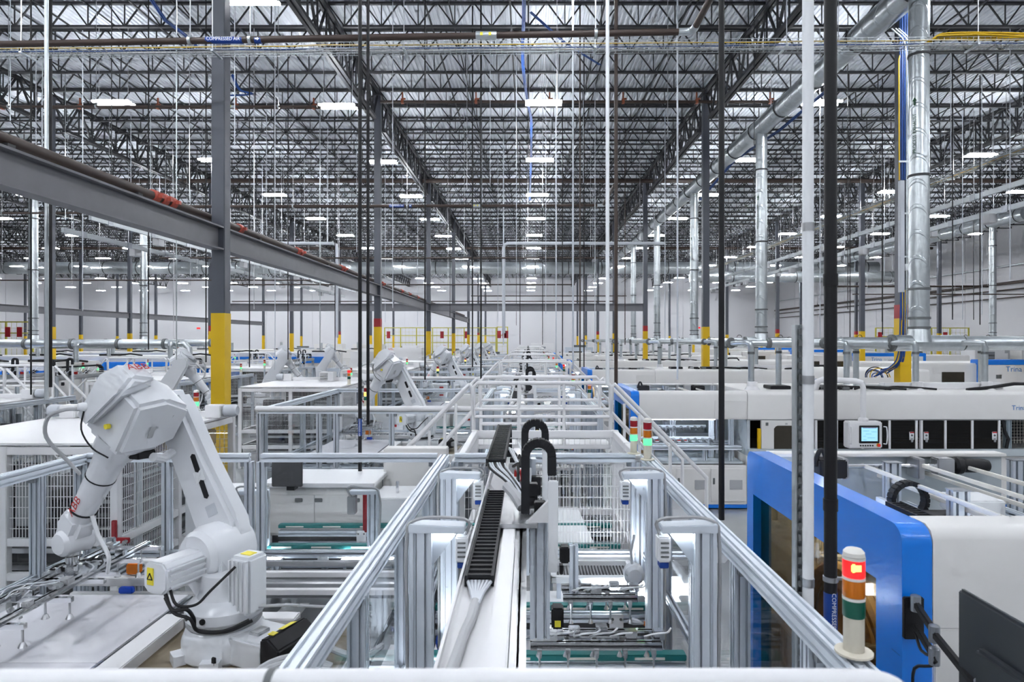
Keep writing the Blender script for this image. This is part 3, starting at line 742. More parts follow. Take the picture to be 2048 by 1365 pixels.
t = thing('cable_loop', 'coiled grey cables on the brown plate beside the nearest robot', 'cable', (-1.5, 4.35, .95))
for k in range(5):
    pts = [(-1.95+.02*k, 4.22, .98), (-1.8, 4.28+.03*k, 1.0+.02*k), (-1.6, 4.40+.03*k, 1.02+.02*k), (-1.38, 4.50+.02*k, 1.0)]
    MB().tube(pts, .022, 8).build('cable', 'grey', t)
MB().tube([(-1.62, 4.85, 1.0), (-1.5, 5.0, 1.18), (-1.35, 5.0, 1.2), (-1.25, 4.9, 1.05)], .013, 8).build('cable', 'grey', t)
# white sheet on its conveyor table
def sheet_table():
    t = thing('sheet_conveyor', 'aluminium conveyor table under the white sheet, front left', 'conveyor', (-3.7, 4.7, 0), 'sheet conveyors')
    for y in (3.2, 4.4, 5.82): MB().slot((-4.45, y, .90), (-3.0, y, .90), .09).build('cross_rail', 'alu', t, smooth=0)
    for x in (-4.45, -3.03): 
        MB().slot((x, 3.1, .94), (x, 5.9, .94), .07).build('side_rail', 'alu_dark' if x > -4 else 'alu', t, smooth=0)
        for y in (3.2, 5.8): MB().slot((x, y, 0), (x, y, .9), .08).build('leg', 'alu', t, smooth=0)
    for i, (x, y) in enumerate(((-3.02, 4.6), (-3.02, 5.2), (-3.02, 4.1))): MB().bb(x-.012, x+.02, y-.05, y+.05, .97, .995).build('belt_clip', 'hose_blue' if i == 0 else 'teal', t, smooth=0)
    m_ = MB().box((-3.65, 5.92, 1.02), (.13, .05, .06)); m_.build('blue_stop', 'hose_blue', t, bevel=.01)
    return t
SHT = sheet_table()
GS = thing('glass_sheet', 'large white module sheet lying on the conveyor table, front left', 'sheet', (-3.75, 4.55, .985), 'white module sheets')
MB().bb(-4.43, -3.06, 3.15, 4.62, .985, 1.0).build('half_sheet', 'sheet', GS, smooth=0)
MB().bb(-4.43, -3.06, 4.625, 5.86, .985, 1.0).build('half_sheet', 'sheet', GS, smooth=0)
# white frame conveyor behind the sheet
def frame_conv():
    t = thing('frame_conveyor', 'white framed conveyor behind the white sheet, front left', 'conveyor', (-3.4, 6.4, 0), 'white framed conveyors')
    for y in (6.15, 6.62): MB().bb(-4.3, -2.76, y-.04, y+.04, .98, 1.06).build('side_rail', 'white', t, bevel=.006)
    m_ = MB()
    for k in range(17): m_.cyl((-4.25+.088*k, 6.18, 1.02), (-4.25+.088*k, 6.6, 1.02), .022, 8)
    m_.build('roller_bed', 'alu_dark', t, kind='stuff')
    MB().bb(-4.3, -2.76, 6.1, 6.16, .78, .92).build('lower_rail', 'white', t, bevel=.006)
    for x in (-4.2, -3.5, -2.82): MB().slot((x, 6.4, 0), (x, 6.4, .95), .08).build('leg', 'alu', t, smooth=0)
    m_ = MB().box((-3.75, 6.2, 1.12), (.12, .08, .1)); m_.build('sensor', 'orange', t, bevel=.012)
    return t
FRC = frame_conv()
# grey belt deck between the robot and the gantry cell
def belt_deck():
    t = thing('belt_deck', 'low grey belt conveyor between nearest robot and gantry cell', 'conveyor', (-1.6, 5.2, 0), 'grey belt conveyors')
    MB().bb(-1.30, -.93, 2.4, 6.7, 0, .62).build('belt', 'belt_grey', t, bevel=.01)
    MB().bb(-2.7, -1.31, 5.5, 6.7, 0, .66).build('belt', 'belt_grey', t, bevel=.01)
    MB().bb(-1.20, -1.08, 2.4, 5.7, .62, .626).build('white_stripe', 'white', t, smooth=0)
    MB().bb(-2.42, -2.18, 5.5, 6.5, .66, .666).build('white_stripe', 'white', t, smooth=0)
    for y, z in ((6.0, 1.0), (6.2, .98), (6.45, 1.0), (6.7, 1.02)):
        MB().bb(-2.7, -1.05, y-.03, y+.03, z-.05, z).build('cross_rail', 'white' if z == 1.0 else 'steel', t, bevel=.004)
    MB().bb(-2.7, -1.05, 6.03, 6.72, .90, .93).build('glass_bed', 'belt_grey', t, smooth=0)
    MB().bb(-1.05, -.93, 5.9, 6.75, .93, 1.02).build('end_plate', 'white', t, bevel=.006)
    for x in (-2.6, -1.0): MB().slot((x, 6.72, .3), (x, 6.72, 1.0), .07).build('leg', 'alu', t, smooth=0)
    return t
BLD = belt_deck()
# ------------------------------------------------------------------ aluminium safety fences
FZ = 2.1; XLF, XCF, XRF = -4.66, -.863, 1.23
mat('alu_rail', (.74, .80, .88), .36, .2, var=.04, scale=9)
def fence(pts, label, posts, zt=FZ, z0=.12, w_=.085, pane=True, grp='aluminium safety fences', zp=None):
    """one run of aluminium fence along pts (two ends), posts at fractions"""
    a, b = Vector(pts[0]+(0,)), Vector(pts[1]+(0,)); up = Vector((0, 0, 1)); d = (b-a).normalized()
    t = thing('safety_fence', label, 'fence', tuple((a+b)/2), grp)
    MB().slot(a+up*(zt-w_/2), b+up*(zt-w_/2), w_).build('top_rail', 'alu_rail', t, smooth=0)
    MB().slot(a+up*1.05, b+up*1.05, .06).build('mid_rail', 'alu', t, smooth=0)
    MB().slot(a+up*z0, b+up*z0, .06).build('bottom_rail', 'alu', t, smooth=0)
    L_ = (b-a).length
    for f in posts:
        p = a+d*f*L_
        MB().slot(p, p+up*(zt-w_), w_*.95).build('post', 'alu', t, smooth=0)
        for sg in (-1, 1):
            if 0 <= f*L_+sg*.07 <= L_:
                b_ = MB().bar(p+d*sg*.045+up*(zt-w_-.025), p+d*sg*.085+up*(zt-w_-.025), w_*.6, .045).build('corner_bracket', 'alu_dark', t, smooth=0)
    if pane:
        s_ = d.cross(up)
        for f0, f1 in zip(posts[:-1], posts[1:]):
            for za, zc in ((z0+.03, 1.02), (1.08, zt-w_-.003)):
                p, q = a+d*(f0*L_+.05), a+d*(f1*L_-.05)
                MB().add([p+up*za-s_*.003, q+up*za-s_*.003, q+up*zc-s_*.003, p+up*zc-s_*.003, p+up*za+s_*.003, q+up*za+s_*.003, q+up*zc+s_*.003, p+up*zc+s_*.003],
                         [(3, 2, 1, 0), (4, 5, 6, 7), (0, 1, 5, 4), (1, 2, 6, 5), (2, 3, 7, 6), (3, 0, 4, 7)]).build('pane', 'pane', t, smooth=0)
    return t
FEN = []
FEN.append((fence(((XLF, 2.4), (XLF, 6.8)), 'aluminium safety fence left of the nearest robot, running toward the camera', (.0, .45, .86, 1.0), w_=.1), 'aluminium fence left of the robot cell'))
FEN.append((fence(((XLF, 6.85), (-2.93, 6.85)), 'aluminium safety fence directly behind the nearest robot, left of the gate', (0, .5, 1)), 'aluminium fence behind the robot cell, left of gate'))
FEN.append((fence(((-2.80, 6.85), (XCF-.09, 6.85)), 'bright aluminium fence rail and gate right of the nearest robot', (0, 1)), 'bright aluminium fence behind the robot cell, right of gate'))
FEN.append((fence(((XCF, 2.15), (XCF, 6.8)), 'aluminium fence on the left of the nearest gantry cell, long sloping rail', (.0, .25, .5, .75, 1), w_=.095), 'aluminium fence left of the gantry cell'))
FEN.append((fence(((XRF, 1.9), (XRF, 6.8)), 'aluminium fence on the right of the nearest gantry cell, long sloping rail', (.0, .18, .38, .58, .79, 1), w_=.095), 'aluminium fence right of the gantry cell'))
FEN.append((fence(((XCF+.1, 6.85), (XRF-.1, 6.85)), 'aluminium fence rail across the back of the nearest gantry cell', (0, 1), pane=False), 'aluminium rail across the back of the gantry cell'))
for f, lb in FEN:
    for r in range(1, 6): (clone if r < 3 else far_copy)(f, (0, RP*r, 0), '%s, %s row from the camera' % (lb, ORD[r]))
f = fence(((XLF, 11.3), (XCF-.09, 11.3)), 'aluminium fence with white round top rail in front of the second robot', (0, .28, .36, .62, 1))
MB().tube([(XLF-.05, 11.28, FZ+.0), (XCF-.1, 11.28, FZ+.0)], .05, 12).build('hand_rail', 'white', f)
for r in range(2, 6): (clone if r < 3 else far_copy)(f, (0, RP*(r-1), 0), 'aluminium fence with white top rail in front of the %s robot' % ORD[r])
# ------------------------------------------------------------------ white mesh enclosures
def mesh_panel(p0, p1, z0, z1, sp=.036, hsp=.14, r=.004):
    p0 = Vector(p0); p1 = Vector(p1); L_ = (p1-p0).length; d = (p1-p0)/L_; m_ = MB(); n = int(L_/sp)
    for i in range(1, n): p = p0+d*L_*i/n; m_.bar((p.x, p.y, z0), (p.x, p.y, z1), r*1.6)
    k = int((z1-z0)/hsp)
    for i in range(1, k+1): z = z0+(z1-z0)*i/(k+1); m_.bar((p0.x, p0.y, z), (p1.x, p1.y, z), r*1.6)
    return m_
def enclosure(x0, x1, y0, y1, zt, label, grp, right='clear', top=True, seg=2):
    t = thing('mesh_enclosure', label, 'enclosure', ((x0+x1)/2, (y0+y1)/2, 0), grp)
    if top: MB().bb(x0-.02, x1+.02, y0-.02, y1+.02, zt-.03, zt).build('roof', 'white', t, bevel=.008)
    for z in (zt-.09, .95, .55 if top else .2):
        for y in (y0, y1): MB().bb(x0, x1, y-.035, y+.035, z-.045, z+.045).build('frame_rail', 'white', t, bevel=.005)
        for x in (x0, x1): MB().bb(x-.035, x+.035, y0, y1, z-.045, z+.045).build('frame_rail', 'white', t, bevel=.005)
    xs = [x0+(x1-x0)*i/seg for i in range(seg+1)]
    for x in xs: MB().bb(x-.045, x+.045, y0-.045, y0+.045, 0, zt-.04).build('frame_post', 'white', t, bevel=.005)
    for x in (x0, x1): MB().bb(x-.045, x+.045, y1-.045, y1+.045, 0, zt-.04).build('frame_post', 'white', t, bevel=.005)
    ym = y0+(y1-y0)*.45; MB().bb(x1-.04, x1+.04, ym-.04, ym+.04, 0, zt-.04).build('frame_post', 'white', t, bevel=.005)
    for a, b in zip(xs[:-1], xs[1:]): mesh_panel((a+.05, y0, 0), (b-.05, y0, 0), .98, zt-.13).build('mesh_panel', 'white', t, smooth=0, kind='stuff')
    mesh_panel((x1, y0+.05, 0), (x1, ym-.04, 0), .60, zt-.13).build('mesh_panel', 'white', t, smooth=0, kind='stuff')
    if right == 'clear':
        MB().bb(x1-.004, x1+.004, ym+.04, y1-.05, .98, zt-.13).build('clear_panel', 'pane', t, smooth=0)
    else: mesh_panel((x1, ym+.04, 0), (x1, y1-.05, 0), .6, zt-.13).build('mesh_panel', 'white', t, smooth=0, kind='stuff')
    mesh_panel((x0+.05, y1, 0), (x1-.05, y1, 0), .6, zt-.13, .07).build('mesh_panel', 'white', t, smooth=0, kind='stuff')
    return t
EN = enclosure(-7.35, -4.78, 7.55, 10.5, 2.1, 'white mesh enclosure with flat roof behind the nearest robot', 'white mesh enclosures')
def encl_inside():  # filled with dark-coloured boxes in place of the shade inside
    t = thing('stacker', 'dark stacking machine inside the nearest white mesh enclosure', 'machine', (-6, 9, 0), 'stacking machines in the enclosures')
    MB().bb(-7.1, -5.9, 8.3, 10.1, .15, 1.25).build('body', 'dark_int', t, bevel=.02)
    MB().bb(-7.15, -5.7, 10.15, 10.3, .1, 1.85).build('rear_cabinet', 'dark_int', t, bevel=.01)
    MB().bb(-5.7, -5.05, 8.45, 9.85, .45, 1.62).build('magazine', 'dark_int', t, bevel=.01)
    for k in range(7): MB().bb(-5.75, -5.0, 8.4, 9.9, .5+.17*k, .54+.17*k).build('shelf', 'joint' if k % 2 else 'steel', t, smooth=0)
    for x, y in ((-5.78, 8.35), (-5.0, 8.35), (-5.78, 9.95), (-5.0, 9.95)): MB().slot((x, y, 0), (x, y, 1.8), .07).build('post', 'alu', t, smooth=0)
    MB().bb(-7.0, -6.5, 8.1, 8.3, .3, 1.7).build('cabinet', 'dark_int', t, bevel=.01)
    MB().bb(-6.3, -6.0, 8.0, 8.2, 1.0, 1.75).build('cabinet', 'grey_int', t, bevel=.01)
    for z in (.35, .55, .75): MB().bb(-7.2, -5, 7.75, 7.85, z, z+.06).build('rail', 'steel', t, smooth=0)
    return t
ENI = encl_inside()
t = thing('carton', 'brown cardboard stack behind clear panel of the nearest mesh enclosure', 'carton', (-5.2, 10.1, .6))
for k in range(5): MB().bb(-5.6, -4.95, 9.95, 10.35, .6+.26*k, .84+.26*k).build('layer', 'brown_card', t, bevel=.015)
def actuator(x0, y, z, label, grp):
    t = thing('roof_actuator', label, 'actuator', (x0+1, y, z), grp)
    MB().bb(x0, x0+2.0, y-.05, y+.05, z+.02, z+.10).build('rail', 'white', t, bevel=.008)
    bx = MB().bb(x0+.85, x0+1.25, y-.22, y+.16, z, z+.26).build('gear_box', 'white', t, bevel=.01)
    for k in range(6): MB().bb(x0+.88, x0+1.1, y-.228, y-.218, z+.05+.032*k, z+.06+.032*k).build('louvre', 'joint', bx, smooth=0)
    for x, s_ in ((x0-.12, 1), (x0+2.1, -1)):
        MB().bb(x-.12, x+.12, y-.1, y+.1, z, z+.2).build('end_box', 'white', t, bevel=.01)
        MB().lathe((x-s_*.14, y, z+.11), [(.08, 0), (.095, .02), (.095, .16), (.07, .2)], 14, (-s_, 0, 0)).build('motor', 'letter_grey', t)
    return t
AC = actuator(-6.9, 10.0, 2.1, 'white actuator with louvred box on the nearest mesh enclosure roof', 'roof actuators')
for r in range(1, 6):
    c = clone if r < 2 else far_copy
    c(EN, (0, RP*r, 0), 'white mesh enclosure with flat roof behind the %s robot' % ORD[r]); c(ENI, (0, RP*r, 0), 'stacking machine, toned dark for shade, inside the %s white mesh enclosure' % ORD[r])
    c(AC, (0, RP*r, 0), 'white actuator with louvred box on the %s mesh enclosure roof' % ORD[r])
    c(PED, (0, RP*r, 0), 'white steel table with brown plate under the %s robot' % ORD[r]); c(FRC, (0, RP*r, 0), 'white framed conveyor beside the %s robot' % ORD[r])
    c(SHT, (0, RP*r, 0), 'aluminium conveyor table beside the %s robot' % ORD[r]); c(GS, (0, RP*r, 0), 'large white module sheet lying beside the %s robot' % ORD[r]); c(BLD, (0, RP*r, 0), 'low grey belt conveyor between the %s robot and gantry cell' % ORD[r])
for i, (dx, dy) in enumerate(((-5.3, 3.2), (-5.6, 11.6), (-5.9, 19.6), (-12.5, 9), (-13.5, 27))):
    far_copy(ENI, (dx, dy, 0), 'stacking machine, toned dark for shade, in the %s mesh enclosure farther left' % ORD[i], 'stacking machines far left'); far_copy(EN, (dx, dy, 0), 'white mesh enclosure farther left, %s of the five there' % ORD[i], 'white mesh enclosures far left')
    far_copy(AC, (dx, dy, 0), 'white roof actuator farther left, %s of the five there' % ORD[i], 'roof actuators far left')
# cabinets in the aisle behind the nearest robot cell
def cabinets():
    t = thing('machine_cabinet', 'white machine cabinet with three recessed handles behind the fence gate', 'cabinet', (-2.75, 8.9, 0), 'white machine cabinets')
    MB().bb(-3.45, -2.1, 8.55, 9.4, .72, 1.36).build('body', 'warm_white', t, bevel=.012)
    MB().bb(-3.4, -2.15, 8.65, 9.3, 0, .72).build('plinth', 'dark_int', t, smooth=0)
    for x0, x1 in ((-3.42, -2.80), (-2.79, -2.13)):
        d_ = MB().bb(x0, x1, 8.53, 8.56, .76, 1.26).build('door', 'warm_white', t, bevel=.004)
        for hx in ((x0+.42,) if x0 < -3 else (x0+.05, x1-.12)): MB().bb(hx-.05, hx+.05, 8.515, 8.53, 1.17, 1.22).build('handle', 'joint', d_, bevel=.005)
    MB().bb(-3.5, -2.0, 8.5, 9.45, 1.36, 1.42).build('top', 'white', t, bevel=.006)
    return t
CB = cabinets()
t2 = thing('machine_cabinet', 'small white cabinet with red warning strip right of the handled cabinet', 'cabinet', (-1.65, 8.6, 0), 'white machine cabinets')
MB().bb(-1.98, -1.25, 8.2, 8.9, .0, 1.30).build('body', 'white', t2, bevel=.012); MB().bb(-1.6, -1.35, 8.185, 8.2, 1.15, 1.2).build('red_strip', 'letter_red', t2, smooth=0)
MB().bb(-1.9, -1.4, 8.18, 8.2, .70, .84).build('label_plate', 'white', t2, smooth=0); MB().bb(-1.80, -1.5, 8.172, 8.18, .78, .82).build('orange_strip', 'orange', t2, smooth=0)
MB().cyl((-1.7, 8.5, 1.3), (-1.7, 8.5, 1.45), .02).build('knob', 'chrome', t2)
t3 = thing('machine_cabinet', 'white cabinet with red labels right behind the nearest robot', 'cabinet', (-3.5, 7.4, 0), 'white machine cabinets')
MB().bb(-3.85, -3.15, 7.3, 7.95, .0, 1.55).build('body', 'white', t3, bevel=.012)
for z in (1.4, 1.1): MB().bb(-3.45, -3.30, 7.285, 7.3, z, z+.06).build('red_strip', 'letter_red', t3, smooth=0)
t4 = thing('machine_cabinet', 'tall white cabinet between the aisle posts and left stair', 'cabinet', (-1.3, 9.2, 0), 'white machine cabinets')
MB().bb(-2.05, -1.15, 9.25, 9.5, 0, 1.75).build('body', 'warm_white', t4, bevel=.012); MB().bb(-1.95, -1.25, 9.235, 9.25, .3, 1.6).build('door', 'warm_white', t4, bevel=.004)
mo = thing('monitor', 'dark monitor back in front of the handled cabinet', 'monitor', (-3.05, 8.3, 1.42))
MB().bb(-3.27, -2.88, 8.30, 8.34, 1.42, 1.77).build('screen_back', 'dark_int', mo, bevel=.01); MB().bb(-3.12, -3.0, 8.34, 8.42, 1.45, 1.55).build('arm', 'black', mo, bevel=.01)
MB().bb(-3.1, -3.0, 8.36, 8.52, 1.36, 1.5).build('bracket', 'black', mo, smooth=0)
for r in range(1, 5):
    for c_, lb in ((CB, 'white machine cabinet with recessed handles, %s aisle back'), (t2, 'small white cabinet with red strip, %s aisle back'), (t4, 'tall white cabinet beside the left stair, %s aisle back'), (mo, 'dark monitor above a white cabinet, %s aisle back'), (t3, 'white cabinet with red labels behind a robot, %s row back')):
        far_copy(c_, (0, RP*r, 0), lb % ORD[r], c_.get('group') or 'aisle monitors')

t = thing('door_latch', 'dark red safety latch on the nearest mesh enclosure post', 'latch', (-4.74, 7.47, .9))
MB().bb(-4.78, -4.73, 7.46, 7.50, .92, 1.22).build('housing', 'red', t, bevel=.006); MB().bb(-4.73, -4.58, 7.46, 7.50, .96, 1.02).build('bolt_arm', 'red', t, bevel=.006); MB().cyl((-4.60, 7.45, .99), (-4.60, 7.40, .99), .02, 10).build('grip', 'steel', t)
# ================================================================== gantry cells (centre line)
def chain_link(x0, x1, y, z, s=.06):
    m_ = MB()
    for x in (x0, x1-.014): m_.bb(x, x+.014, y-s*.52, y+s*.52, z, z+.05)
    m_.bb(x0, x1, y-.011, y+.011, z+.034, z+.046); m_.bb(x0, x1, y-.011, y+.011, z+.0, z+.01)
    return m_
def loop_chain(xa, xb, y, ztop, za, zb_, w_=.042, dp=.07):
    """bent energy chain standing in the x-z plane: link by link"""
    c = (xa+xb)/2; r = (xb-xa)/2; pts = []
    z = za
    while z < ztop-r: pts.append((xa, z)); z += .052
    for k in range(0, 9): a = math.pi-math.pi*k/8; pts.append((c+r*math.cos(a), ztop-r+r*math.sin(a)))
    z = ztop-r-.052
    while z > zb_: pts.append((xb, z)); z -= .052
    return [((pts[i][0], y, pts[i][1]), (pts[i+1][0], y, pts[i+1][1])) for i in range(len(pts)-1)]
def gantry():
    t = thing('gantry', 'nearest white gantry beam with black cable chain and two tall chain loops', 'gantry', (-.1, 4.2, 0), 'gantry beams')
    MB().slot((-.035, 2.05, 2.14), (-.035, 6.55, 2.14), .06, .12).build('guide_profile', 'steel', t, smooth=0)
    MB().bb(-.14, -.068, 2.05, 6.55, 2.05, 2.21).build('beam', 'white', t, bevel=.006)
    tr = MB().hull([(-.31, 2.06, 2.15), (-.14, 2.06, 2.15), (-.31, 6.3, 2.15), (-.14, 6.3, 2.15), (-.31, 2.06, 2.162), (-.14, 2.06, 2.162), (-.31, 6.3, 2.162), (-.14, 6.3, 2.162)]).build('cable_trough', 'white', t, smooth=0)
    MB().bb(-.318, -.306, 2.06, 6.3, 2.12, 2.19).build('lip', 'white', tr, smooth=0)
    for y in (6.5, 2.15): MB().slot((-.08, y, 0), (-.08, y, 2.05), .12).build('post', 'alu', t, smooth=0)
    lk = None
    def run(y0, y1, x0, x1, z):
        nonlocal lk
        y = y0
        while y < y1:
            if lk is None: lk = chain_link(-.29, -.155, 0, 0, .062).build('chain_link', 'rubber', t, loc=(0, 0, 0)); lk.location = Vector((x0+.29, y, z))-Vector(t.location); lk.data.transform(Matrix.Translation(Vector(t.location)))
            else: share(lk, t, Vector((x0+.29, y, z))-Vector(t.location))
            y += .062
    run(3.02, 4.75, -.29, -.155, 2.165); run(4.55, 6.35, -.29, -.155, 2.42)
    for k in range(7):
        a = math.pi*(k+.5)/7; y = 6.38+.13*math.sin(a); z = 2.29+.13*-math.cos(a)
        MB().bar((-.29, y, z), (-.155, y, z), .05, .04).build('chain_link', 'rubber', t, smooth=0)
    for k in range(7):
        x = -.275+.018*k
        MB().tube([(x, 3.0, 2.185), (x*.5-.11, 2.86, 2.19), (-.225+.003*k, 2.72, 2.195)], .008, 6).build('cable', 'letter_grey', t)
    MB().tube([(-.222, 2.75, 2.19), (-.225, 2.6, 2.185), (-.24, 2.45, 2.19), (-.25, 2.28, 2.185), (-.262, 2.12, 2.19), (-.275, 2.08, 2.17), (-.30, 2.06, 2.10)], [.02, .022, .02, .022, .02, .022, .02], 10).build('cable_bundle', 'grey', t)
    # carriage, z axis
    ca = MB().bb(-.16, .06, 3.75, 4.55, 2.21, 2.235).build('carriage', 'steel', t, bevel=.004)
    MB().hull([(.0, 3.78, 2.235), (.12, 3.78, 2.235), (.12, 3.78, 2.36), (.0, 3.83, 2.235), (.12, 3.83, 2.235), (.12, 3.83, 2.36)]).build('gusset', 'white', ca, smooth=0)
    MB().slot((.075, 3.95, 1.50), (.075, 3.95, 2.20), .12, .1).build('z_post', 'alu_rail', t, smooth=0)
    MB().slot((.02, 4.72, 1.6), (.02, 4.72, 2.44), .08).build('z_post', 'alu_rail', t, smooth=0)
    MB().bb(.12, .178, 3.76, 3.80, 1.95, 2.48).build('cover_strip', 'letter_white', t, bevel=.006)
    MB().bb(.105, .145, 4.58, 4.62, 2.0, 2.56).build('cover_strip', 'letter_white', t, bevel=.006)
    MB().bb(.185, .205, 3.74, 3.78, 1.95, 2.0).build('clip', 'black', t, smooth=0)
    for (x, y, z, h) in ((.06, 4.62, 2.20, .13), (.075, 3.9, 2.22, .11), (.03, 4.2, 2.235, .14)):
        m_ = MB().bb(x-.035, x+.035, y-.035, y+.035, z, z+h); m_.bb(x-.022, x+.022, y-.04, y-.03, z+.02, z+.06); m_.build('servo_motor', 'black', t, bevel=.008)
    MB().bb(.20, .26, 4.0, 4.08, 1.92, 2.02).build('servo_motor', 'black', t, bevel=.008)
    MB().bb(.02, .07, 3.93, 3.96, 2.25, 2.27).build('sticker', 'letter_white', t, smooth=0)
    for (xa, xb, y, zt, za, zb_) in ((-.012, .142, 3.8, 2.70, 2.29, 2.48), (-.018, .125, 4.6, 2.715, 2.3, 2.5)):
        for p, q in loop_chain(xa, xb, y, zt, za, zb_): MB().bar(p, Vector(q)+(Vector(q)-Vector(p))*.12, .05, .074, up=(0, 1, 0)).build('loop_link', 'rubber', t, bevel=.003)
    rn = random.Random(5)
    for k in range(8):
        x0 = -.28+.017*k
        MB().tube([(x0, 4.53, 2.44), (x0+.02, 4.45, 2.42), (-.14+.01*k, 4.25+.02*rn.random(), 2.37), (-.07+.008*k, 4.05, 2.32), (-.02+.005*k, 3.92, 2.25)], .008, 6).build('cable', 'letter_grey' if k % 3 else 'black', t)
    MB().tube([(-.13, 4.12, 2.37), (-.07, 4.02, 2.33), (-.03, 3.95, 2.28)], .035, 8).build('cable_wrap', 'grey', t)
    for k in range(14):
        y = rn.uniform(4.55, 5.9); x = rn.uniform(-.13, -.02); z = rn.uniform(2.23, 2.36)
        MB().tube([(x, y, z), (x+rn.uniform(-.03, .05), y-.15, z+.05), (x+.04, y-.32, z-.04)], .011, 6).build('cable', ('letter_white', 'letter_grey', 'black')[k % 3], t)
    for k in range(4): MB().box((rn.uniform(-.12, -.03), 4.75+.28*k, 2.25), (.07, .09, .08)).build('valve', 'letter_red' if k == 1 else ('grey', 'black')[k % 2], t, bevel=.008)
    return t
GA = gantry()
def gripper(x0, x1, y, z, label, big=True):
    t = thing('vacuum_gripper', label, 'gripper', ((x0+x1)/2, y, z), 'vacuum grippers in the gantry cells')
    for q in (-.09, .09): MB().slot((x0, y+q, z+.05), (x1, y+q, z+.05), .05).build('bar', 'chrome', t, smooth=0)
    n = 5 if big else 4; rn = random.Random(int(y*10))
    for k in range(n):
        x = x0+.06+(x1-x0-.12)*k/(n-1)
        MB().bar((x, y-.14, z+.02), (x, y+.14, z+.02), .03).build('cross_bar', 'steel', t, smooth=0)
        for q in (-.13, .13): MB().lathe((x, y+q, z-.13), [(.022, 0), (.012, .025), (.007, .03), (.007, .11), (.014, .115), (.014, .15)], 8).build('suction_cup', 'steel', t)
        MB().box((x+.05, y+rn.uniform(-.06, .06), z+.10), (.08, .07, .06)).build('valve', 'chrome', t, bevel=.006)
    for k in range(8):
        xa = rn.uniform(x0, x1-.1); MB().tube([(xa, y-.05, z+.09), (xa+.06, y-.12, z+.14), (xa+.15, y-.06, z+.12), (xa+.2, y+.05, z+.10)], .007, 6).build('air_hose', 'letter_white', t)
    MB().slot((x0+.09, y, z+.05), (x0+.09, y, z+.44), .07).build('stem', 'alu_rail', t, smooth=0)
    return t
G1 = gripper(.02, .90, 4.45, 1.2, 'silver vacuum gripper bar in the nearest gantry cell, lower one')
for o_ in (MB().bb(.02, .20, 4.36, 4.5, 1.27, 1.33), ): o_.build('plate', 'letter_white', G1, bevel=.006)
m_ = MB().bb(.16, .24, 4.30, 4.40, 1.38, 1.52); m_.build('servo_motor', 'black', G1, bevel=.01); MB().bb(.18, .22, 4.293, 4.3, 1.40, 1.44).build('sticker', 'tag_yellow', G1, smooth=0)
G2 = gripper(.28, .86, 5.2, 1.22, 'silver vacuum gripper bar in the nearest gantry cell, farther one', False)
def L_post(x, y, s_, label):
    t = thing('camera_post', label, 'post', (x, y, 0), 'L-shaped aluminium camera posts')
    MB().slot((x, y, 0), (x, y, 2.24), .12, .10).build('post', 'alu_rail', t, smooth=0)
    ar = MB().hull([(x-s_*.065, y-.055, 2.24), (x+s_*.24, y-.055, 2.24), (x-s_*.065, y+.055, 2.24), (x+s_*.24, y+.055, 2.24), (x-s_*.065, y-.055, 2.29), (x+s_*.24, y-.055, 2.28), (x-s_*.065, y+.055, 2.29), (x+s_*.24, y+.055, 2.28)]).build('arm', 'alu_rail', t, bevel=.004)
    MB().hull([(x+s_*.06, y+q, z) for q in (-.012, .012) for z in (2.24, 2.05)]+[(x+s_*.2, y+q, 2.24) for q in (-.012, .012)]).build('gusset', 'alu', ar, smooth=0)
    MB().bb(x+s_*.07-.0, x+s_*.18, y-.04, y+.04, 2.225, 2.24).build('added_light_bar', 'led_panel', ar, smooth=0)  # glowing bar added to brighten the posts and table
    cm = MB().bb(x+s_*.19, x+s_*.26, y-.05, y+.04, 2.08, 2.22).build('camera_box', 'letter_white', ar, bevel=.008)
    for k in range(4): MB().bb(x+s_*.225-.022, x+s_*.225+.022, y-.056, y-.05, 2.11+.025*k, 2.118+.025*k).build('slit', 'joint', cm, smooth=0)
    MB().bb(x+s_*.20, x+s_*.25, y-.04, y+.03, 2.045, 2.08).build('lens_hood', 'blue_tag', cm, bevel=.004)
    MB().tube([(x+s_*.24, y, 2.22), (x+s_*.26, y-.02, 2.30), (x+s_*.14, y-.02, 2.32), (x, y-.02, 2.315), (x-s_*.075, y-.02, 2.27), (x-s_*.075, y-.03, 1.7), (x-s_*.075, y-.03, .95)], .010, 6).build('cable', 'grey', t)
    return t
LP = [(L_post(-.585, 3.6, 1, 'L-shaped aluminium camera post, left front in the nearest gantry cell'), 'left front'), (L_post(.975, 3.6, -1, 'L-shaped aluminium camera post, right front in the nearest gantry cell'), 'right front'),
      (L_post(-.60, 4.98, 1, 'L-shaped aluminium camera post, left rear in the nearest gantry cell'), 'left rear'), (L_post(.97, 4.98, -1, 'L-shaped aluminium camera post, right rear in the nearest gantry cell'), 'right rear')]
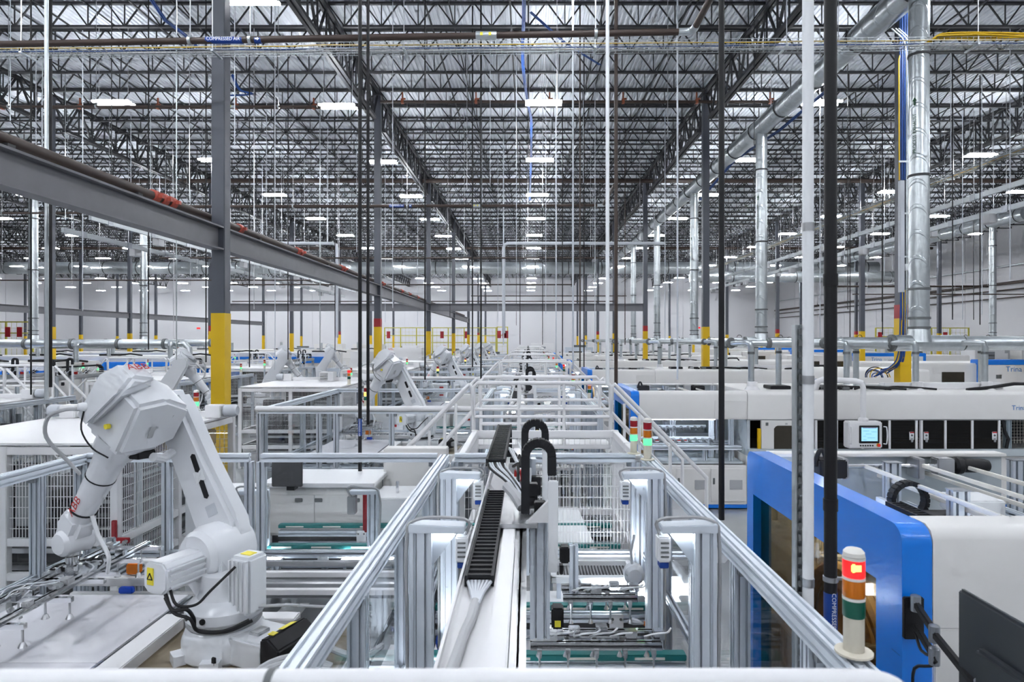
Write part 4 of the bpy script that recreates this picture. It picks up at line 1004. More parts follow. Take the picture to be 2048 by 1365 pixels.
def conveyor(x0, x1, y, label, grp='teal belt conveyors'):
    t = thing('belt_conveyor', label, 'conveyor', ((x0+x1)/2, y, 0), grp)
    MB().bb(x0, x1, y-.045, y+.045, .955, 1.0).build('belt', 'teal', t, bevel=.006)
    n = max(2, int((x1-x0)/.42)); o = None
    for k in range(n):
        x = x0+(x1-x0)*(k+.45)/n
        if o is None: o = MB().bb(x-.11, x+.11, y-.05, y-.04, .966, .984).build('guide_strip', 'belt_white', t, smooth=0); xa = x
        else: share(o, t, (x-xa, 0, 0))
    MB().slot((x0, y, .885), (x1, y, .885), .08, .07).build('beam', 'alu_rail', t, smooth=0)
    MB().bb(x0, x1, y-.03, y+.03, .80, .845).build('drive_cover', 'dark_int', t, smooth=0)
    MB().bb(x0, x1, y-.035, y+.035, .74, .79).build('lower_beam', 'alu', t, smooth=0)
    for f in (.25, .8):
        x = x0+(x1-x0)*f; b = MB().bb(x-.06, x+.06, y-.06, y-.03, .76, .93).build('bracket', 'letter_white', t, bevel=.004)
        for q in (-.035, .035): MB().cyl((x+q, y-.066, .89), (x+q, y-.058, .89), .012, 8).build('bolt', 'joint', b)
        MB().slot((x, y+.02, 0), (x, y+.02, .75), .06).build('leg', 'alu', t, smooth=0)
    return t
CV = [(conveyor(-.8, 1.16, 4.78, 'teal belt conveyor rail across the nearest gantry cell, front one'), 'front teal belt conveyor rail'), (conveyor(-.8, 1.16, 5.66, 'teal belt conveyor rail across the nearest gantry cell, rear one'), 'rear teal belt conveyor rail'),
      (conveyor(-3.4, 1.05, 7.32, 'long teal belt conveyor rail behind the nearest fence, lit by LED panels'), 'long teal belt conveyor rail behind the fence'), (conveyor(-3.1, 1.05, 8.12, 'second long teal belt conveyor rail in the first aisle'), 'second long teal belt conveyor rail')]
def led(x0, x1, y0, y1, z, label, tilt=0., zl=0.):
    t = thing('light_panel', label, 'light panel', ((x0+x1)/2, (y0+y1)/2, z-.03), 'LED inspection panels')
    MB().bb(x0-.015, x1+.015, y0-.015, y1+.015, z-.03, z-.004).build('tray', 'white', t, smooth=0)
    for x in (x0+.02, x1-.02): MB().bar((x, (y0+y1)/2, zl), (x, (y0+y1)/2, z-.03), .03).build('leg', 'alu', t, smooth=0)
    MB().hull([(x0, y0, z-.004), (x1, y0, z-.004), (x0, y1, z-.004), (x1, y1, z-.004), (x0, y0, z), (x1, y0, z), (x0, y1, z+tilt), (x1, y1, z+tilt)]).build('diffuser', 'led_panel', t, smooth=0)
    return t
LD = [(led(.64, 1.13, 5.84, 6.5, .93, 'glowing white inspection panel at the right of the nearest gantry cell', zl=.82), 'glowing white inspection panel at the right'),
      (led(-3.2, -2.75, 7.19, 7.26, .87, 'glowing white strip panel under conveyor, right behind the nearest robot', .085), 'glowing strip panel, left one'),
      (led(-2.05, -1.5, 7.19, 7.26, .87, 'glowing white strip panel under conveyor, left of the nearest gantry cell', .085), 'glowing strip panel, right one'),
      (led(-.70, -.42, 4.05, 4.55, .79, 'added glowing panel below the left front camera post', zl=.72), 'added glowing panel at the left')]  # last panel is added, out of view, for the cell glow
def tables():
    t = thing('work_table', 'white steel work table below the belts of the nearest gantry cell', 'table', (.2, 4.6, 0), 'white tables in the gantry cells')
    tp = MB().bb(-.78, 1.14, 4.0, 4.70, .66, .72).build('top', 'white', t, bevel=.006)
    MB().bb(-.78, 1.14, 4.86, 5.58, .66, .72).build('top', 'white', t, bevel=.006)
    MB().lathe((.98, 5.2, .715), [(.07, 0), (.07, .008)], 18).build('hole_cover', 'black', tp)
    for x in (-.7, 1.06):
        for y in (4.05, 5.5): MB().bb(x-.04, x+.04, y-.04, y+.04, 0, .66).build('leg', 'white', t, smooth=0)
    MB().bb(-.78, 1.14, 5.75, 6.42, .78, .82).build('rear_plate', 'white', t, bevel=.006)
    for x in (-.7, 1.06): MB().bb(x-.04, x+.04, 6.3, 6.38, 0, .78).build('leg', 'white', t, smooth=0)
    return t
TB = tables()
def grid_tray():
    t = thing('grid_tray', 'grey slotted tray with white rim at the back of the nearest gantry cell', 'tray', (.62, 6.25, .82), 'slotted trays')
    for a in ((.22, 1.02, 6.02, 6.08), (.22, 1.02, 6.46, 6.5), (.22, .27, 6.02, 6.5), (.97, 1.02, 6.02, 6.5)): MB().bb(a[0], a[1], a[2], a[3], 1.04, 1.10).build('rim', 'letter_white', t, bevel=.005)
    MB().bb(.27, .97, 6.08, 6.46, 1.04, 1.05).build('floor_plate', 'grey', t, smooth=0)
    for k in range(22): MB().bb(.285+.031*k, .297+.031*k, 6.10, 6.44, 1.05, 1.062).build('slat', 'dark_int', t, smooth=0)
    for x in (.3, .94): MB().bb(x-.02, x+.02, 6.22, 6.28, .82, 1.04).build('leg', 'alu', t, smooth=0)
    return t
GT = grid_tray()
def nozzle(p, s_, z0, label):
    t = thing('air_nozzle', label, 'nozzle', p, 'blue air nozzles')
    x, y, z = p
    pts = [(x, y, z), (x+s_*.005, y, z+.10), (x-s_*.015, y, z+.2), (x+s_*.02, y, z+.27), (x+s_*.07, y, z+.30)]
    MB().tube(pts, .013, 8).build('hose', 'hose_blue', t)
    oc = None
    for a, b in zip(pts[:-1], pts[1:]):
        for k in range(3):
            q = Vector(a).lerp(Vector(b), (k+.5)/3); MB().lathe(q, [(.013, -.01), (.018, 0), (.013, .01)], 8, Vector(b)-Vector(a)).build('hose_bead', 'hose_blue', t)
    MB().cyl(pts[-1], (x+s_*.10, y, z+.31), .017, 8).build('collar', 'orange', t)
    MB().lathe((x+s_*.10, y, z+.31), [(.012, 0), (.03, .08), (.028, .1)], 8, (s_, 0, .2)).build('tip', 'letter_grey', t)
    return t
NZ = [(nozzle((-.70, 5.15, .72), 1, 0, 'blue flexible air nozzle left of the nearest gantry beam'), 'left blue flexible air nozzle'), (nozzle((1.03, 5.2, .72), -1, 0, 'blue flexible air nozzle beside the glowing panel, right rear'), 'right blue flexible air nozzle'), (nozzle((1.02, 4.4, .72), -1, 0, 'blue flexible air nozzle near the front, right camera post'), 'front blue flexible air nozzle')]
def guard():
    t = enclosure(-.72, 1.2, 7.0, 8.9, 2.1, 'white mesh guard behind the nearest gantry cell, open topped', 'white mesh guards', right='mesh', top=False, seg=1)
    return t
GD = guard()
def guard_table():
    t = thing('sheet_conveyor', 'white sheet conveyor inside the mesh guard behind the nearest gantry cell', 'conveyor', (.55, 8.2, 0), 'white sheet conveyors')
    MB().hull([(.18, 7.15, .96), (.78, 7.15, .96), (.18, 8.8, 1.02), (.68, 8.8, 1.02), (.18, 7.15, .9), (.78, 7.15, .9), (.18, 8.8, .96), (.68, 8.8, .96)]).build('belt', 'letter_white', t, smooth=0)
    for x in (.25, .66):
        for y in (7.3, 8.6): MB().slot((x, y, 0), (x, y, .9), .07).build('leg', 'alu', t, smooth=0)
    return t
GB = guard_table()
SW = thing('swing_arm', 'white swing arm unit with round motor at the right of the nearest cell', 'machine', (.95, 5.9, .9), 'swing arm units')
MB().lathe((.93, 5.75, 1.25), [(.05, 0), (.09, .02), (.09, .10), (.06, .13)], 16, (0, -1, 0)).build('drum', 'letter_grey', SW)
MB().bb(.88, .98, 5.75, 5.95, .95, 1.2).build('block', 'alu', SW, bevel=.01); MB().bb(.82, 1.08, 5.72, 5.98, .82, .95).build('base', 'black', SW, bevel=.01)
MB().tube([(.92, 5.7, 1.3), (.90, 5.66, 1.45), (.93, 5.66, 1.6)], .012, 6).build('hose', 'letter_grey', SW)
# ------------------------------------------------------------------ crossover stairs
def crossover(x0, x1, y0, y1, label, grp='white crossover stairs'):
    t = thing('crossover_stair', label, 'stair', ((x0+x1)/2, (y0+y1)/2, 0), grp)
    zr, zd = 2.66, 1.75; R_ = .03; run = 1.42
    MB().bb(x0, x1, y0, y1, zd-.07, zd).build('deck', 'white', t, bevel=.006)
    for y in (y0, y1):
        MB().tube([(x0, y, zd), (x0, y, zr-.06), (x0+.06, y, zr), (x1-.06, y, zr), (x1, y, zr-.06), (x1, y, zd)], R_, 10).build('hand_rail', 'white', t)
        for z in (2.27, 2.16, 1.86): MB().tube([(x0, y, z), (x1, y, z)], R_*(.85 if z > 2 else 1.1), 8).build('rail', 'white', t)
        for f in (.33, .66): MB().cyl((x0+(x1-x0)*f, y, zd), (x0+(x1-x0)*f, y, zr), R_*.85, 8).build('baluster', 'white', t)
        for xs, s_ in ((x0, -1), (x1, 1)):
            MB().tube([(xs, y, zr-.5), (xs+s_*.02, y, zr-.06), (xs+s_*.06, y, zr-.02), (xs+s_*.12, y, zr-.08), (xs+s_*run, y, zr-.08-(run-.12)*1.02), (xs+s_*run, y, .35)], R_, 10).build('stair_rail', 'white', t)
            MB().tube([(xs, y, zr-.42), (xs+s_*(run-.1), y, zr-.5-(run-.12)*1.02), (xs+s_*(run-.1), y, .3)], R_*.85, 8).build('rail', 'white', t)
            for f in (.3, .62): MB().cyl((xs+s_*run*f, y, zd-run*f*1.02), (xs+s_*run*f, y, zr-.02-run*f*1.02), R_*.85, 8).build('baluster', 'white', t)
            MB().bar((xs, y, zd-.1), (xs+s_*1.7, y, .02), .05, .2).build('stringer', 'white', t, smooth=0)
    for xs, s_ in ((x0, -1), (x1, 1)):
        for k in range(7): MB().bb(xs+s_*(.11+.235*k)-.11, xs+s_*(.11+.235*k)+.11, y0+.03, y1-.03, zd-.25-.235*k, zd-.22-.235*k).build('tread', 'white', t, smooth=0)
    return t
XO = crossover(-.80, 1.23, 9.62, 11.12, 'white crossover stair with handrails behind the nearest gantry cell')
# ------------------------------------------------------------------ stack lights
def stack(loc, lit, label, sc=1., parts=True):
    t = thing('stack_light', label, 'stack light', loc, 'stack lights', local=True)
    r = .04*sc; h = .072*sc
    MB().lathe((0, 0, 0), [(r*1.7, 0), (r*1.7, .008*sc), (r*1.1, .012*sc)], 20).build('flange', 'beige', t)
    MB().lathe((0, 0, .01*sc), [(r*.93, 0), (r*.93, .13*sc)], 20).build('body', 'beige', t)
    z = .14*sc
    for nm in ('green', 'amber', 'red'):
        on = nm in lit
        L_ = MB().lathe((0, 0, z), [(r*.97, 0), (r, .004*sc), (r, h-.01*sc), (r*.97, h-.006*sc)], 20).build('lens_'+nm, ('lit_' if on else 'lens_')+nm, t)
        if on and sc > .9 and nm == 'red' and loc[1] < 4: MB().box((-.2*r, -r*.93, z+h*.55), (r*1.0, r*.2, h*.45)).build('lamp_core', 'lit_core', L_, bevel=.004)
        MB().lathe((0, 0, z+h-.008*sc), [(r*1.02, 0), (r*1.02, .01*sc)], 20).build('spacer_ring', 'lens_white', t)
        z += h+.004*sc
    MB().lathe((0, 0, z), [(r*.98, 0), (r*.95, .015*sc), (r*.7, .026*sc), (r*.3, .03*sc)], 20).build('cap', 'lens_white', t)
    return t
stack((1.235, 2.46, 2.115), ('red',), 'red-lit stack light on the right fence rail, nearest the camera')
S1 = stack((1.12, 6.85, 2.10), ('green',), 'green-lit stack light at the nearest cell corner, left of the pair', .98)
S2 = stack((1.20, 6.5, 2.10), ('green',), 'green-lit stack light at the nearest cell corner, right of the pair', 1.05)
S3 = stack((1.24, 13.0, 2.1), ('red',), 'red-lit stack light seen through the second stair, right side', 1.0)
S4 = stack((-2.83, 11.4, 2.1), ('amber',), 'amber-lit stack light on the fence of the second robot', 1.0)
S5 = stack((-5.3, 10.4, 2.1), ('green',), 'green-lit stack light on the nearest mesh enclosure roof', 1.0)
S6 = stack((-4.75, 17.3, 2.1), ('red',), 'red-lit stack light beside the second mesh enclosure', 1.1)
for r in range(1, 5):
    far_copy(S3, (0, RP*r, 0), 'red-lit stack light right of the gantry line, %s one back' % ORD[r]); far_copy(S4, (0, RP*r, 0), 'amber-lit stack light on the fence of robot row %s' % ORD[r+1])
    far_copy(S1, (0, RP*r, 0), 'green-lit stack light at a cell corner, %s one back' % ORD[r]); far_copy(S5, (0, RP*r, 0), 'green-lit stack light on the %s mesh enclosure roof' % ORD[r])
for i, (px, py, d) in enumerate(((166, 745, 24), (195, 748, 24), (372, 748, 24), (482, 745, 27), (295, 735, 30), (578, 735, 28), (653, 722, 36), (470, 722, 36), (529, 738, 26), (565, 704, 44))):
    p = P(px, py, d); far_copy(S5, p-Vector(S5.location), 'small green-lit stack light among the far left machines, %s of ten' % ORD[i], 'small stack lights far left')
    MB().cyl((p.x, p.y, 0), p, .03, 8).build('lamp_post', 'alu', category='post', label='thin post under a small stack light far left, %s of ten' % ORD[i], group='posts under small stack lights')
# ------------------------------------------------------------------ repeat the gantry line
for r in range(1, 7):
    c = clone if r < 2 else far_copy; D = (0, RP*r, 0); q = ORD[r]
    c(GA, D, '%s white gantry beam from the camera, with tall black chain loops' % q)
    c(XO, D, '%s white crossover stair from the camera over the gantry line' % q)
    c(GD, D, 'open topped white mesh guard behind the %s gantry cell' % q); c(GB, D, 'white sheet conveyor inside the mesh guard behind the %s gantry cell' % q)
    c(G1, D, 'lower silver vacuum gripper bar in the %s gantry cell' % q); c(G2, D, 'farther silver vacuum gripper bar in the %s gantry cell' % q)
    for o, lb in LP: c(o, D, 'L-shaped aluminium camera post, %s in the %s gantry cell' % (lb, q))
    for o, lb in CV: c(o, D, '%s of the %s gantry cell' % (lb, q))
    for o, lb in LD: c(o, D, '%s of the %s gantry cell' % (lb, q))
    for o, lb in NZ: c(o, D, '%s in the %s gantry cell' % (lb, q))
    c(TB, D, 'white steel work table in the %s gantry cell' % q); c(GT, D, 'grey slotted tray with white rim in the %s gantry cell' % q); c(SW, D, 'white swing arm unit with round motor in the %s gantry cell' % q)
# portal posts on the aisle conveyor
for i, x in enumerate((-2.95, -1.72)):
    t = thing('camera_post', 'short L-topped aluminium post on the aisle conveyor, %s of the two' % ('left', 'right')[i], 'post', (x, 7.22, 1.0), 'short camera posts')
    MB().slot((x, 7.25, 1.0), (x, 7.25, 1.58), .12, .09).build('post', 'alu_rail', t, smooth=0)
    MB().bb(x-.26, x+.06, 7.2, 7.3, 1.58, 1.62).build('arm', 'alu_rail', t, bevel=.005)
    MB().bb(x-.28, x-.19, 7.2, 7.3, 1.36, 1.56).build('camera_box', 'grey', t, bevel=.008)
    MB().tube([(x-.24, 7.2, 1.56), (x-.27, 7.2, 1.66), (x-.1, 7.2, 1.66), (x+.07, 7.2, 1.62), (x+.075, 7.2, 1.1)], .012, 6).build('cable', 'grey', t)
    if i: MB().bb(x-.16, x-.06, 7.4, 7.5, 1.1, 1.55).build('roller', 'red', t, bevel=.02)
# ================================================================== machine rows on the right
mat('ledge', (.60, .66, .70), .2, .3, var=.05, scale=2)
mat('blue_grey', (.42, .50, .56), .35, .4, var=.08)
def rrect(y0, y1, z0, z1, r, n=5):
    pts = [(y0, z0), (y1, z0)]
    for k in range(n+1): a = math.pi/2*k/n; pts.append((y1-r+r*math.cos(a), z1-r+r*math.sin(a)))
    for k in range(n+1): a = math.pi/2+math.pi/2*k/n; pts.append((y0+r+r*math.cos(a), z1-r+r*math.sin(a)))
    return pts
YA, YE, ZT = 3.47, 5.92, 2.3
def infeed(label):
    """open-topped infeed section with a blue end frame"""
    t = thing('infeed_machine', label, 'machine', (3.1, (YA+YE)/2, 0), 'blue-ended infeed machines')
    # blue end: ring frame with an opening
    x0, x1 = 2.0, 2.16; out = rrect(YA, YE, 0.05, ZT, .10); n = len(out)
    inn = [(YA+.26, .25), (YE-.16, .25)]+[(YE-.16, 1.93)]*6+[(YA+.26, 1.93)]*6
    m_ = MB()
    vs = [(x, *p) for x in (x0, x1) for p in out]+[(x, *p) for x in (x0, x1) for p in inn]
    fs = []
    for i in range(n):
        j = (i+1) % n
        fs += [(i, j, n+j, n+i), (2*n+i, 3*n+i, 3*n+j, 2*n+j), (i, 2*n+i, 2*n+j, j), (n+i, n+j, 3*n+j, 3*n+i)]
    m_.add(vs, fs); bm = bmesh.new()
    fr = m_.build('end_frame', 'blue', t)
    bm.from_mesh(fr.data); bmesh.ops.remove_doubles(bm, verts=bm.verts, dist=1e-5); bmesh.ops.recalc_face_normals(bm, faces=bm.faces); bm.to_mesh(fr.data); bm.free()
    MB().bb(2.07, 2.08, YA+.26, YE-.16, .25, 1.93).build('tinted_pane', 'tint', t, smooth=0)
    MB().bb(2.0, 2.16, YA+.02, YA+.1, 1.6, 1.604).build('seam', 'blue_tag', fr, smooth=0)
    # front and back panels with rounded shoulder
    fp = [(YA, 1.76), (YA, ZT-.07), (YA+.02, ZT-.025), (YA+.07, ZT), (YA+.22, ZT), (YA+.22, 1.76)]
    MB().prism(fp, 'x', 2.165, 4.25).build('front_panel', 'warm_white', t, smooth=50)
    MB().bb(3.62, 4.22, YA-.012, YA, 1.78, 2.12).build('hatch', 'warm_white', t, bevel=.004)
    MB().bb(2.165, 4.25, YE-.10, YE, .9, ZT-.02).build('back_panel', 'ledge', t, bevel=.01)
    MB().bb(2.165, 4.25, YE-.16, YE, ZT-.04, ZT-.01).build('back_ledge', 'warm_white', t, bevel=.006)
    # base cabinets
    MB().bb(2.17, 4.25, YA+.04, YE-.1, .10, .86).build('cabinet', 'warm_white', t, bevel=.008)
    for x in (2.2, 2.88, 3.56):
        d_ = MB().bb(x, x+.64, YA+.02, YA+.045, .16, .80).build('door', 'warm_white', t, bevel=.005)
        MB().bb(x+.36, x+.60, YA+.012, YA+.02, .40, .58).build('vent', 'grey', d_, smooth=0); MB().bb(x+.03, x+.07, YA+.012, YA+.02, .5, .62).build('lock', 'joint', d_, smooth=0)
    MB().bb(2.17, 4.25, YA+.05, YE-.12, .03, .10).build('plinth', 'blue', t, smooth=0)
    # conveyors inside
    for y, z in ((YA+.2, 1.18), (YA+1.0, 1.16), (YA+1.9, 1.18)): MB().slot((2.2, y, z), (4.2, y, z), .09, .08).build('cross_beam', 'alu_rail', t, smooth=0)
    MB().bb(2.2, 4.2, YA+.1, YA+1.9, .88, .92).build('bed_plate', 'ledge', t, smooth=0)
    for x in (2.45, 3.0, 3.5, 4.0): MB().slot((x, YA+.25, .86), (x, YA+.25, 1.15), .07).build('stud', 'alu', t, smooth=0)
    for y, z in ((YA+.5, 1.30), (YA+1.1, 1.46), (YA+1.5, 1.60)):
        MB().bb(2.25, 3.75, y-.03, y+.03, z, z+.05).build('gripper_bar', 'alu_rail', t, bevel=.004); o = None
        for k in range(10):
            x = 2.33+.145*k; m_ = MB().tube([(x, y-.03, z+.02), (x+.02, y-.10, z+.03), (x+.06, y-.10, z-.04), (x+.10, y-.05, z-.05)], .010, 6); m_.box((x+.05, y-.05, z-.03), (.06, .05, .05))
            if o is None: o = m_.build('clamp', 'alu_dark', t); xa = x
            else: share(o, t, (x-xa, 0, 0))
    MB().bb(2.5, 3.2, YA+.48, YA+.52, 1.27, 1.285).build('red_strip', 'letter_red', t, smooth=0)
    for x in (3.72, 4.12): MB().slot((x, YA+.6, .9), (x, YA+.6, 1.75), .09).build('post', 'alu_rail', t, smooth=0)
    # tall posts standing out of the open top
    for x, y, z in ((3.11, 5.55, 2.25), (3.06, 4.62, 2.23), (4.18, 5.55, 2.27), (4.0, 4.5, 2.24)):
        p = MB().slot((x, y, .9), (x, y, z), .12, .08).build('post', 'alu', t, smooth=0); MB().bb(x-.065, x+.065, y-.045, y+.045, z, z+.008).build('end_cap', 'alu_dark', p, smooth=0)
    for x, ya, yb_, z in ((2.96, 3.72, 5.75, 2.19), (3.10, 3.72, 5.75, 2.10), (3.42, 3.72, 5.80, 2.21), (3.52, 3.72, 5.8, 2.12), (3.82, 3.72, 5.78, 2.19)):
        MB().bb(x-.012, x+.012, ya, yb_, z-.016, z+.016).build('round_belt', 'belt_white', t, bevel=.004)
    MB().cyl((2.75, 5.70, 2.19), (3.75, 5.70, 2.19), .022, 10).build('drive_shaft', 'chrome', t)
    for x in (2.72, 3.38): MB().bb(x, x+.06, 5.62, 5.80, 2.09, 2.27).build('bearing', 'steel', t, bevel=.008)
    m_ = MB().lathe((3.72, 5.68, 2.2), [(.05, 0), (.075, .02), (.075, .06), (.06, .08), (.06, .26), (.05, .30)], 14, (1, 0, 0)); mt = m_.build('gear_motor', 'black', t); MB().bb(3.55, 3.70, 5.62, 5.74, 2.13, 2.27).build('gear_case', 'steel', mt, bevel=.01)
    m_ = MB().bb(2.52, 2.76, 5.6, 5.8, 2.10, 2.26); m_.build('camera_box', 'black', t, bevel=.012)
    MB().tube([(2.60, 5.66, 2.26), (2.56, 5.66, 2.34), (2.52, 5.66, 2.28), (2.5, 5.66, 2.2)], .02, 8).build('cable', 'black', t)
    # cable chain arc and ladder
    for k in range(16):
        a = math.pi*1.25*k/15-.4; p = Vector((2.90-.13*math.cos(a), 4.95, 2.08+.13*math.sin(a))); a2 = a+math.pi*1.25/15; q = Vector((2.90-.13*math.cos(a2), 4.95, 2.08+.13*math.sin(a2)))
        MB().bar(p, q, .035, .08, up=(0, 1, 0)).build('chain_link', 'rubber', t, bevel=.004)
    lk = None
    for k in range(22):
        y = 3.75+.052*k
        if lk is None: lk = chain_link(2.68, 2.80, y, 2.04, .052).build('chain_link', 'rubber', t, smooth=0); ya = y
        else: share(lk, t, (0, y-ya, 0))
    MB().bb(2.6, 2.66, 3.7, 5.0, 1.98, 2.06).build('guide_rail', 'steel', t, smooth=0); MB().bb(2.84, 2.88, 3.7, 5.3, 1.98, 2.02).build('guide_rail', 'alu_rail', t, smooth=0)
    MB().bb(3.2, 3.5, 4.75, 5.05, 2.0, 2.12).build('slide_block', 'letter_white', t, bevel=.01); MB().bb(2.95, 3.25, 4.7, 4.9, 1.94, 2.02).build('slide_block', 'dark_int', t, bevel=.01)
    MB().bb(2.7, 4.1, 4.0, 5.5, 1.80, 1.83).build('tray_plate', 'blue_grey', t, smooth=0)
    for x in (2.9, 3.25, 3.6, 3.95): MB().slot((x, 3.7, 1.88), (x, 5.6, 1.88), .06).build('guide_profile', 'alu_rail', t, smooth=0)
    rn = random.Random(9)
    for k in range(8): 
        x = rn.uniform(3.0, 3.9); y = rn.uniform(3.9, 5.3); MB().box((x, y, 1.97), (rn.uniform(.06, .16), .1, rn.uniform(.06, .12))).build('fitting', ('steel', 'black', 'chrome')[k % 3], t, bevel=.01)
    MB().bb(2.3, 3.7, YA+.24, YA+.30, 1.72, 1.75).build('added_light_strip', 'led_panel', t, smooth=0)  # glowing strip added to brighten the open bay
    MB().bb(2.22, 2.26, YA+.5, YE-.4, 1.90, 1.93).build('added_light_strip', 'led_panel', t, smooth=0)  # glowing strip added to light the inside behind the tinted pane
    # machinery seen through the tinted pane
    MB().lathe((2.5, 4.9, 1.0), [(.42, -.15), (.46, -.12), (.46, .12), (.42, .15)], 24, (1, 0, 0)).build('drum', 'brown_card', t)
    MB().tube(arc((2.3, 4.7, 1.0), .62, 0, math.pi, 12, (0, 1, 0), (0, 0, 1)), .05, 8).build('guide_arc', 'brown_card', t)
    for y in (3.95, 4.3, 5.2, 5.5): MB().slot((2.4, y, .1), (2.4, y, 1.9), .09).build('inner_post', 'belt_white', t, smooth=0)
    return t
IN0 = infeed('blue-ended white machine with tinted window at the right foreground')
t = thing('door_panel', 'plain white lower door of the machine at right foreground', 'panel', (2.55, YA-.03, .12))
MB().bb(2.17, 2.95, YA-.004, YA+.02, .12, 1.755).build('leaf', 'warm_white', t, bevel=.006); MB().bb(2.86, 2.88, YA-.02, YA-.004, .9, 1.05).build('pull', 'joint', t, smooth=0)
X1B = 13.4
def oven(label, y=YA):
    """roofed section with door, dark windows"""
    t = thing('process_machine', label, 'machine', (8.8, y+1.3, 0), 'long white roofed machines'); x0 = 4.26; yb_ = y+2.45
    fp = [(y, 1.76), (y, ZT-.08), (y+.02, ZT-.03), (y+.08, ZT), (yb_-.08, ZT), (yb_-.02, ZT-.03), (yb_, ZT-.08), (yb_, 1.76)]
    MB().prism(fp, 'x', x0, X1B).build('hood', 'warm_white', t, smooth=50)
    MB().bb(x0, X1B, y+.03, y+.06, 1.735, 1.765).build('trim_strip', 'grey', t, smooth=0)
    MB().bb(x0, X1B, y+.05, yb_-.05, .10, 1.05).build('base', 'warm_white', t, bevel=.008)
    MB().bb(x0, X1B, y-.03, y+.10, 1.05, 1.19).build('sill', 'ledge', t, bevel=.008)
    MB().bb(x0, X1B, y+.08, yb_-.08, .03, .10).build('plinth', 'blue', t, smooth=0)
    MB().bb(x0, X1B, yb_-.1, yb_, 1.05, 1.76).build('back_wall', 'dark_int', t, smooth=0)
    MB().bb(x0, x0+.06, y+.05, yb_-.1, 1.05, 1.76).build('end_wall', 'ledge', t, smooth=0)
    # door
    d_ = MB().bb(4.52, 5.52, y-.015, y+.05, 1.19, 1.74).build('door', 'warm_white', t, bevel=.006)
    wn = [(4.76, 1.19), (5.18, 1.19), (5.18, 1.58), (5.15, 1.62), (5.11, 1.64), (4.83, 1.64), (4.79, 1.62), (4.76, 1.58)]
    MB().prism(wn, 'y', y-.022, y-.012).build('window', 'smoke_solid', d_, smooth=0)
    MB().bb(5.28, 5.30, y-.03, y-.015, 1.25, 1.42).build('handle', 'joint', d_, smooth=0); MB().bb(4.98, 5.02, y-.024, y-.015, 1.66, 1.69).build('symbol', 'grey', d_, smooth=0)
    MB().bb(4.46, 4.51, y-.01, y+.06, 1.19, 1.58).build('yellow_strip', 'yellow', t, smooth=0); MB().bb(4.60, 4.65, y-.022, y-.012, 1.64, 1.70).build('lock', 'joint', d_, smooth=0)
    # windows with white mullions
    xs = [5.58, 5.98, 6.48, 7.0, 7.52, 7.62, 8.08, 8.6, 9.12]
    for x in xs: MB().bb(x-.022, x+.022, y-.012, y+.05, 1.19, 1.74).build('mullion', 'white', t, bevel=.004)
    for i, (a, b) in enumerate(zip(xs[:-1], xs[1:])):
        if i == 4: continue
        pn = MB().bb(a+.022, b-.022, y+.01, y+.016, 1.19, 1.735).build('tinted_pane', 'smoke', t, smooth=0)
        if i in (3, 5, 7):
            hx = b-.09 if i in (3, 7) else a+.09
            h_ = MB().bb(hx-.045, hx+.045, y-.006, y+.01, 1.36, 1.52).build('latch_plate', 'letter_white', t, bevel=.004); MB().bb(hx-.04, hx+.04, y-.01, y-.006, 1.495, 1.518).build('red_strip', 'letter_red', h_, smooth=0); MB().bb(hx-.022, hx+.022, y-.02, y-.006, 1.32, 1.40).build('latch', 'steel', h_, bevel=.004); MB().cyl((hx, y-.012, 1.45), (hx, y-.006, 1.45), .02, 10).build('key_hole', 'joint', h_)
    # interior racks; chrome dashes stand in for reflected ceiling lights
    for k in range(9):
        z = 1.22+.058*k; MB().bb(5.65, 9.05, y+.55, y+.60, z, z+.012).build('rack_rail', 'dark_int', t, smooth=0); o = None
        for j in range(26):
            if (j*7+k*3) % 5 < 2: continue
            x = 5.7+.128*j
            if o is None: o = MB().bb(x, x+.07, y+.53, y+.55, z, z+.008).build('glint_bar', 'chrome', t, smooth=0); xa = x
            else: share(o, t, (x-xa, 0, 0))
    MB().bb(7.53, 7.60, y+.12, y+.2, 1.35, 1.62).build('amber_guard', 'lens_amber', t, smooth=0)
    # open end bay
    MB().slot((9.35, y+.1, 1.19), (9.35, y+.1, 1.74), .1).build('post', 'blue_grey', t, smooth=0)
    MB().tube([(9.2, y+.02, 1.74), (9.24, y, 1.5), (9.3, y, 1.38), (9.26, y, 1.2)], .03, 8).build('hose', 'black', t)
    mesh_panel((9.5, y+.6, 0), (X1B-.1, y+.6, 0), 1.2, 1.7, .06, .07).build('mesh_guard', 'belt_white', t, smooth=0, kind='stuff')
    # roof furniture
    rf = MB().bb(7.2, 9.6, y+.55, y+.75, ZT, ZT+.13).build('roof_trunking', 'white', t, bevel=.01)
    for x, w_ in ((6.0, .55), (6.9, .7), (4.9, .4)): MB().bb(x, x+w_, y+.5, y+.95, ZT+.0, ZT+.07).build('roof_box', 'black' if w_ != .7 else 'grey_int', t, bevel=.01)
    for x in (6.2, 6.5, 7.1): MB().tube([(x, y+.35, ZT+.02), (x+.2, y+.4, ZT+.06), (x+.6, y+.36, ZT+.05), (x+1.0, y+.3, ZT+.02)], .022, 6).build('roof_cable', 'black', t)
    MB().tube([(8.7, y+.3, ZT+.01), (9.2, y+.35, ZT+.05), (9.7, y+.4, ZT+.12), (10.05, y+.4, ZT+.12), (10.15, y+.4, ZT+.0)], .035, 8).build('roof_cable', 'black', t)
    for x in (4.50, 7.81, 9.2): MB().lathe((x, y+.45, ZT), [(.15, 0), (.10, .07), (.10, .16)], 16).build('vent_collar', 'white', t)
    rn = random.Random(11)
